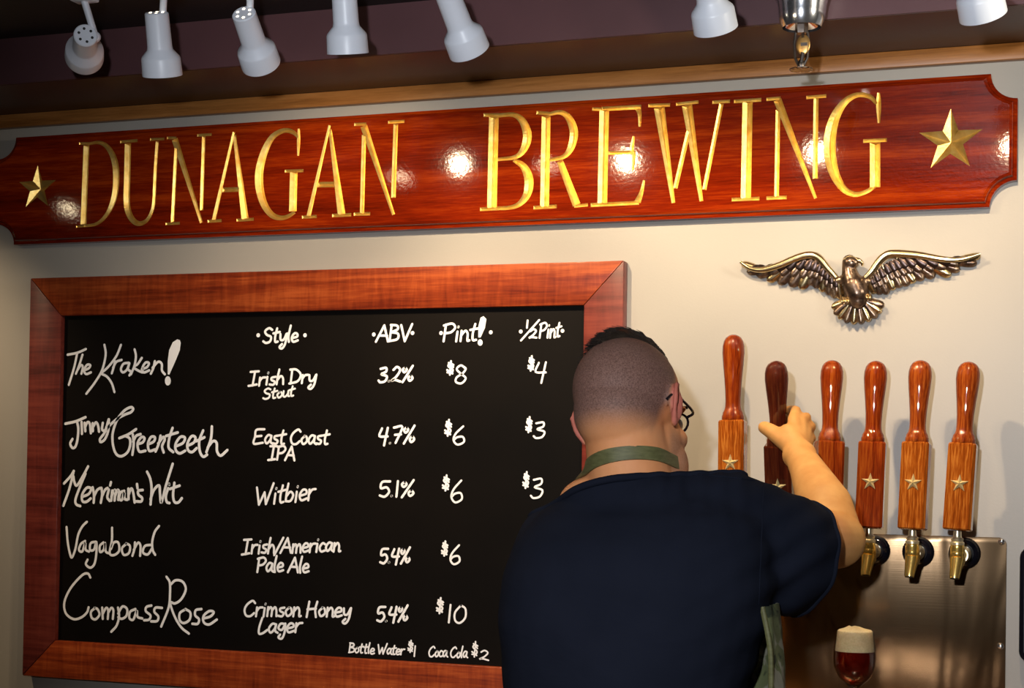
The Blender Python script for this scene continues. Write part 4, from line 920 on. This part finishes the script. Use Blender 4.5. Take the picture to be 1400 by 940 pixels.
# right hand: palm, four curled fingers, thumb
K = [P(1085, 574, -.238), P(1095, 577, -.226), P(1102, 587, -.220), P(1105, 600, -.220)]
for i, kk in enumerate(K): mb.cap(W, kk, .017, .0115)
mb.cap(P(1090, 612, -.275), P(1078, 592, -.258), .022, .018); mb.cap(P(1078, 592, -.258), P(1066, 594, -.254), .017, .013)
FG = [([K[0], P(1088, 561, -.205), P(1080, 560, -.172), P(1062, 566, -.168)], [.0112, .0095, .0085, .0075]),
      ([K[1], P(1102, 570, -.190), P(1094, 573, -.160), P(1068, 577, -.160)], [.0115, .0098, .0088, .0078]),
      ([K[2], P(1109, 583, -.185), P(1099, 588, -.156), P(1070, 590, -.158)], [.0112, .0095, .0085, .0075]),
      ([K[3], P(1110, 599, -.188), P(1101, 603, -.162), P(1080, 604, -.160)], [.0105, .0085, .0076, .0068])]
for pts, r in FG: mb.chain(pts, r)
mb.chain([P(1085, 612, -.275), P(1066, 598, -.262), P(1054, 589, -.250), P(1045, 584, -.232)], [.018, .0155, .0138, .0120])
# left arm, forward and low
S2 = P(768, 752, -.66); E2 = P(722, 955, -.60); W2 = P(800, 985, -.40)
mb.cap(S2, E2, .050, .044); mb.cap(E2, W2, .045, .028)
mb.ell(W2 + V((0.04, 0.02, 0)), (.045, .035, .018))
for j in range(4): mb.chain([W2 + V((.06, .045 - .022 * j, 0)), W2 + V((.095 - abs(j - 1.4) * .006, .052 - .026 * j, -.004)), W2 + V((.125 - abs(j - 1.4) * .008, .055 - .028 * j, -.016))], [.0098, .0088, .0075])
mb.chain([W2 + V((.01, .04, 0)), W2 + V((.035, .068, .0)), W2 + V((.06, .082, -.004))], [.014, .011, .0095])
hx = P(870, 1100, YM).x
for s in (-1, 1): mb.chain([V((hx + s * .09, -.67, .92)), V((hx + s * .11, -.66, .50)), V((hx + s * .12, -.69, .10))], [.085, .055, .040]); mb.cap(V((hx + s * .12, -.69, .07)), V((hx + s * .13, -.57, .045)), .035, .028)
body = obj('body', mb, 'skin', man, smooth=0)
finish(body, [('REMESH', dict(mode='VOXEL', voxel_size=0.0036)), ('SMOOTH', dict(factor=0.5, iterations=5))])
body.data.shade_smooth(); body.data.materials.clear(); body.data.materials.append(M['skin'])
ca = body.data.color_attributes.new('mask', 'FLOAT_COLOR', 'POINT')
bo = wloc(body); HMi = HM.inverted()
def sst(a, b_, x): t = min(1, max(0, (x - a) / (b_ - a))); return t * t * (3 - 2 * t)
for i, v_ in enumerate(body.data.vertices):
    p = v_.co + bo; q = HMi @ (p - hc); r = g_ = bl_ = 0.0
    if p.z > hc.z - 0.2 and (p - hc).length < 0.2:
        d_ear = abs(q.y)
        isear = sst(.080, .086, d_ear) * (1 if -.035 < q.x < .03 and abs(q.z) < .05 else 0)
        line = -.034 if q.x < -.03 else -.034 + (q.x + .03) * 1.6      # hairline climbs from nape towards the ear
        r = sst(line - .022, line + .026, q.z) * (1 - sst(.015, .04, q.x) * (1 - sst(.055, .075, q.z)))
        if q.x > 0.08: r *= 0
        beard = sst(.012, .03, q.x) * sst(-.02, -.045, q.z) * (1 - sst(-.12, -.14, q.z)) * 0.55
        r = max(r, beard) * (1 - isear); g_ = isear * 0.8
    bl_ = sst(-.57, -.47, p.y) if p.z < hc.z - .1 or p.y > -.45 else 0.0
    ca.data[i].color = (r, g_, bl_, 1)
# hair on top: dense base and separate locks
mb = MB(); mb.ell(H(.006, .006, .066), (.088, .053, .080), HM, 32, 20); mb.ell(H(.05, 0, .07), (.045, .046, .05), HM)
hair = obj('hair', mb, 'hair_dark', man)
finish(hair, [('REMESH', dict(mode='VOXEL', voxel_size=0.004)), ('SMOOTH', dict(factor=0.5, iterations=4))])
hair.data.shade_smooth(); hair.data.materials.clear(); hair.data.materials.append(M['hair_dark'])
random.seed(5); mb = MB()
for i in range(2600):
    a = random.uniform(-.075, .085); b_ = random.uniform(-.050, .054)
    k2 = 1 - (a - .012) ** 2 / .084 ** 2 - (b_ - .004) ** 2 / .058 ** 2
    if k2 < 0.02: continue
    z_ = .064 + .077 * math.sqrt(k2); ln = random.uniform(.012, .024)
    nn = V(((a - .012) / .084 ** 2, b_ / .052 ** 2, (z_ - .066) / .07 ** 2)).normalized()
    d1 = (nn * (0.40 + 0.30 * sst(-.03, .04, b_)) + V((-.35, .85, .1)) + V((random.gauss(0, .16), random.gauss(0, .14), random.gauss(0, .10)))).normalized()
    p0 = V((a, b_, z_)); p1 = p0 + d1 * ln * .5; p2 = p1 + (d1 + V((-.3, .2, -.35))).normalized() * ln * .5
    mb.tube([H(*p0), H(*p1), H(*p2)], [.0014, .0011, .0003], 3)
st = obj('hair_strands', mb, 'hair_dark', man, smooth=60); st['kind'] = 'stuff'
# glasses
mb = MB()
for s in (-1, 1):
    ring = [H(.086, s * .030 + .022 * math.cos(a), .002 + .0175 * math.sin(a)) for a in [2 * math.pi * k_ / 20 for k_ in range(21)]]
    mb.tube(ring, .0020, 8)
    mb.tube(crom([H(.086, s * .050, .010), H(.076, s * .068, .012), H(.03, s * .080, .016), H(-.004, s * .084, .018), H(-.022, s * .083, .006)], 5), .0023, 8)
mb.tube([H(.097, -.008, .006), H(.108, 0, .009), H(.097, .008, .006)], .0020, 8)
gl_ = obj('glasses', mb, 'black_plastic', man, label='black framed glasses')
for s in (-1, 1):
    obj('lens', MB().ell(H(.086, s * .030, .002), (.0010, .0205, .0160), HM), 'spectacle_lens', gl_)
    ey = obj('eye', MB().ell(H(.081, s * .031, .000), (.0125, .0125, .0125), HM), 'eye_white', man)
    obj('iris', MB().ell(H(.0905, s * .031, .000), (.0035, .0055, .0055), HM), 'iris_brown', ey)
    mb = MB(); mb.tube(crom([H(.094, s * .014, .026), H(.096, s * .032, .031), H(.084, s * .052, .026)], 4), .0028, 6); obj('eyebrow', mb, 'hair_dark', man)
# t-shirt
mb = MB()
mb.add(*slab([(668, 790, 985, -.745, -.655), (682, 768, 1022, -.775, -.61), (705, 742, 1048, -.81, -.58), (740, 716, 1060, -.835, -.56), (790, 700, 1064, -.845, -.55), (850, 690, 1048, -.845, -.53), (920, 696, 1022, -.838, -.505), (1000, 704, 1008, -.83, -.48), (1070, 704, 1026, -.82, -.49), (1135, 702, 1030, -.82, -.51)]))
mb.cap(P(842, 700, -.70), P(840, 655, -.705), .092, .078, 28); mb.cap(P(870, 692, -.735), P(900, 692, -.73), .052, .054); mb.cap(P(925, 690, -.70), P(975, 698, -.69), .056, .060); mb.cap(P(880, 690, -.70), P(820, 700, -.70), .058, .058); mb.cap(P(840, 706, -.70), P(768, 728, -.685), .052, .055); mb.cap(P(890, 690, -.70), P(1000, 704, -.67), .060, .064)
mb.cap(P(990, 712, -.67), P(1062, 748, -.605), .080, .090, 28); mb.cap(P(1062, 748, -.605), P(1120, 764, -.50), .090, .080, 28)
mb.cap(P(1060, 770, -.60), P(1092, 782, -.53), .074, .070, 28)
mb.cap(P(762, 742, -.69), P(748, 800, -.68), .066, .073, 28); mb.cap(P(748, 800, -.68), P(742, 900, -.63), .073, .068, 28); mb.cap(P(742, 900, -.63), P(748, 985, -.57), .068, .068, 28)
shirt = obj('tshirt', mb, 'navy_cotton', man, smooth=0)
finish(shirt, [('REMESH', dict(mode='VOXEL', voxel_size=0.007)), ('SMOOTH', dict(factor=0.6, iterations=10))])
bm = bmesh.new(); bm.from_mesh(shirt.data); so = wloc(shirt)
# soft folds
for v_ in bm.verts:
    p = v_.co + so
    h = noise.noise(V((p.x * 5, p.y * 4, p.z * 9))) * 0.004
    dx = (p - P(1045, 800, -.62)).length
    h += 0.005 * math.exp(-(dx / .14) ** 2) * math.sin((p.z * 0.8 - p.x * 0.6) * 150)
    dn = (p - P(940, 655, -.70)).length
    h += 0.003 * math.exp(-(dn / .09) ** 2) * math.sin(p.x * 190 + p.y * 60)
    v_.co += v_.normal * h if v_.normal.length else V((0, 0, 0))
hems = []
def cutaway(pt, nrm, near, rad):
    """cut the shirt open beyond a plane, only near a place"""
    fcs = [f for f in bm.faces if ((f.calc_center_median() + so) - near).length < rad]
    geo = set(fcs); 
    for f in fcs: geo.update(f.edges); geo.update(f.verts)
    res = bmesh.ops.bisect_plane(bm, geom=list(geo), plane_co=pt - so, plane_no=nrm, clear_outer=False, clear_inner=False)
    dele = [f for f in bm.faces if ((f.calc_center_median() + so) - near).length < rad * 1.0 and (f.calc_center_median() + so - pt).dot(nrm) > 1e-5]
    bmesh.ops.delete(bm, geom=dele, context='FACES')
    return [e for e in bm.edges if e.is_boundary and all(abs((v_.co + so - pt).dot(nrm)) < 2e-4 and ((v_.co + so) - near).length < rad for v_ in e.verts)]
armd = (E - S).normalized()
def loops(es):
    es = set(es); out = []
    while es:
        e = es.pop(); lp = [e.verts[0], e.verts[1]]; go = True
        while go:
            go = False
            for e2 in list(lp[-1].link_edges):
                if e2 in es: es.discard(e2); lp.append(e2.other_vert(lp[-1])); go = True; break
        out.append([v_.co + so for v_ in lp])
    return max(out, key=len) if out else []
hp = P(1098, 760, -.53)
hn = (armd + V((0.45, 0, -.10))).normalized()
l1 = loops(cutaway(hp, hn, P(1150, 770, -.46), .17))
c0 = P(768, 669, -.70); c1_ = P(905, 637, -.70); back = P(838, 661, -.79)
nv = (c1_ - c0).cross(V((0, 1, -0.28))).normalized(); nv = nv if nv.z > 0 else -nv
pc = P(838, 653, -.775)
l2 = loops(cutaway(pc, nv, P(850, 640, -.70), .19))
lh = loops(cutaway(P(745, 985, -.57), (V((0.05, .35, -.95))).normalized(), P(746, 1020, -.56), .10))
bm.to_mesh(shirt.data); bm.free()
finish(shirt, [('SOLIDIFY', dict(thickness=0.003, offset=-1))])
shirt.data.shade_smooth(); shirt.data.materials.clear(); shirt.data.materials.append(M['navy_cotton'])
def smoothloop(lp, it=3):
    for _ in range(it): lp = [(lp[i - 1] + lp[i] * 2 + lp[(i + 1) % len(lp)]) / 4 if 0 < i < len(lp) - 1 else lp[i] for i in range(len(lp))]
    return lp
if len(l1) > 4: obj('sleeve_hem', MB().tube(smoothloop(l1), 0.0040, 8), 'navy_cotton', man)
if len(l2) > 4: obj('collar', MB().tube([p - nv * 0.003 for p in smoothloop(l2)], 0.0060, 10), 'navy_cotton', man)
# seam of the right sleeve and shoulder, laid on the cloth
def oncloth(o, pts, r, name, mat):
    dg = bpy.context.evaluated_depsgraph_get(); dg.update(); res = []
    for x, y in pts:
        d = (at(x, y, 0) - CAM).normalized(); hit, loc, nrm_, _ = o.ray_cast(CAM - wloc(o), d)
        if hit: res.append(loc + wloc(o) + nrm_ * r * 0.2)
    if len(res) > 2: obj(name, MB().tube(res, r, 6), mat, man)
bpy.context.view_layer.update()
oncloth(shirt, [(1044 - i * 0.35, 664 + i * 8.5) for i in range(20)], 0.0012, 'seam', 'navy_cotton')
oncloth(shirt, [(915 + i * 9, 648 + 0.05 * i * i) for i in range(14)], 0.0012, 'seam', 'navy_cotton')
# apron: neck strap, bib sheet in front, edge showing on the right
apr = bpy.data.objects.new('apron', None); COL.objects.link(apr); apr.parent = man; apr.location = (0, 0, 1.0)
apr['label'] = 'green camouflage apron'
nc = P(856, 642, -.692); ang = math.radians(-9)
ex = V((math.cos(ang), 0.1, -math.sin(ang))).normalized(); ey_ = V((0.0, 1, -0.30)); ey_ = (ey_ - ex * ey_.dot(ex)).normalized(); en = ex.cross(ey_).normalized()
if en.z < 0: en = -en
from mathutils.bvhtree import BVHTree
bt = BVHTree.FromPolygons([v_.co + bo for v_ in body.data.vertices], [tuple(p_.vertices) for p_ in body.data.polygons])
vs = []; fs = []; n = 72; rr_ = []
for k_ in range(n):
    a = 2 * math.pi * k_ / n; o_ = (ex * math.cos(a) + ey_ * math.sin(a)).normalized(); r_ = []
    for h_ in (-.011, .010):
        h0 = nc + en * h_; hit = bt.ray_cast(h0 + o_ * .16, -o_)
        r_.append(min(.080, (hit[0] - h0).length) if hit[0] else .08)
    rr_.append(r_)
for _ in range(3): rr_ = [[max(rr_[k_][j], (rr_[k_ - 1][j] + rr_[(k_ + 1) % n][j]) / 2) for j in (0, 1)] for k_ in range(n)]
for k_ in range(n + 1):
    a = 2 * math.pi * k_ / n; o_ = (ex * math.cos(a) + ey_ * math.sin(a)).normalized(); r0, r1 = rr_[k_ % n]
    for h_, t_ in ((-.011, r0 + .0005), (.010, r1 + .0005), (.010, r1 + .0028), (-.011, r0 + .0035)): vs.append(nc + en * h_ + o_ * t_)
for k_ in range(n):
    for j in range(4): a = k_ * 4; fs.append((a + j, a + (j + 1) % 4, a + 4 + (j + 1) % 4, a + 4 + j))
obj('neck_strap', MB().add(vs, fs), 'olive_webbing', apr, smooth=50)
vs = []; fs = []; rows = [(826, 1058, .0), (860, 1063, .2), (885, 1066, .35), (910, 1068, .5), (940, 1070, .6), (985, 1066, .8), (1050, 1064, 1), (1150, 1060, 1.1), (1260, 1060, 1.2)]
nn_ = 30
for ri, (y, xr, fl) in enumerate(rows):
    zr = P(xr, y, YM)
    for k_ in range(nn_ + 1):
        a = math.radians(-16 + (178) * k_ / nn_)
        cxm = P(872, y, YM).x; rw = (zr.x - cxm); ryf = .185
        wob = 0.004 * math.sin(k_ * 1.9 + ri * .8)
        vs.append(V((cxm + (rw + wob) * math.cos(a), -.68 + (ryf + wob) * math.sin(a), zr.z)))
m_ = nn_ + 1
for ri in range(len(rows) - 1):
    for k_ in range(nn_): a = ri * m_ + k_; fs.append((a, a + 1, a + 1 + m_, a + m_))
bib = obj('bib', MB().add(vs, fs), 'camouflage_canvas', apr, smooth=80)
edge = [vs[ri * m_] for ri in range(len(rows))]
finish(bib, [('SOLIDIFY', dict(thickness=0.003, offset=0))])
bib.data.materials.clear(); bib.data.materials.append(M['camouflage_canvas'])
obj('bound_edge', MB().tube(crom(edge, 5), 0.0042, 8), 'olive_webbing', apr)
# trousers and shoes
mb = MB()
for s in (-1, 1): mb.chain([V((hx + s * .085, -.67, .94)), V((hx + s * .11, -.66, .50)), V((hx + s * .12, -.69, .11))], [.108, .080, .066])
mb.ell((hx, -.67, .99), (.185, .135, .12), None, 28, 14)
tr = obj('trousers', mb, 'trouser_denim', man)
finish(tr, [('REMESH', dict(mode='VOXEL', voxel_size=0.012)), ('SMOOTH', dict(factor=0.5, iterations=4))])
tr.data.shade_smooth(); tr.data.materials.clear(); tr.data.materials.append(M['trouser_denim'])
for s in (-1, 1):
    mb = MB(); a0 = V((hx + s * .12, -.72, .052)); a1 = V((hx + s * .135, -.54, .045))
    mb.cap(a0, a1, .052, .046); mb.cap(a0, a0 + V((0, .02, .06)), .05, .048)
    sh = obj('shoe', mb, 'shoe_leather', man)
    finish(sh, [('REMESH', dict(mode='VOXEL', voxel_size=0.008)), ('SMOOTH', dict(factor=0.5, iterations=3))])
    for v_ in sh.data.vertices: v_.co.z = max(v_.co.z, 0.001)
    sh.data.shade_smooth(); sh.data.materials.clear(); sh.data.materials.append(M['shoe_leather'])
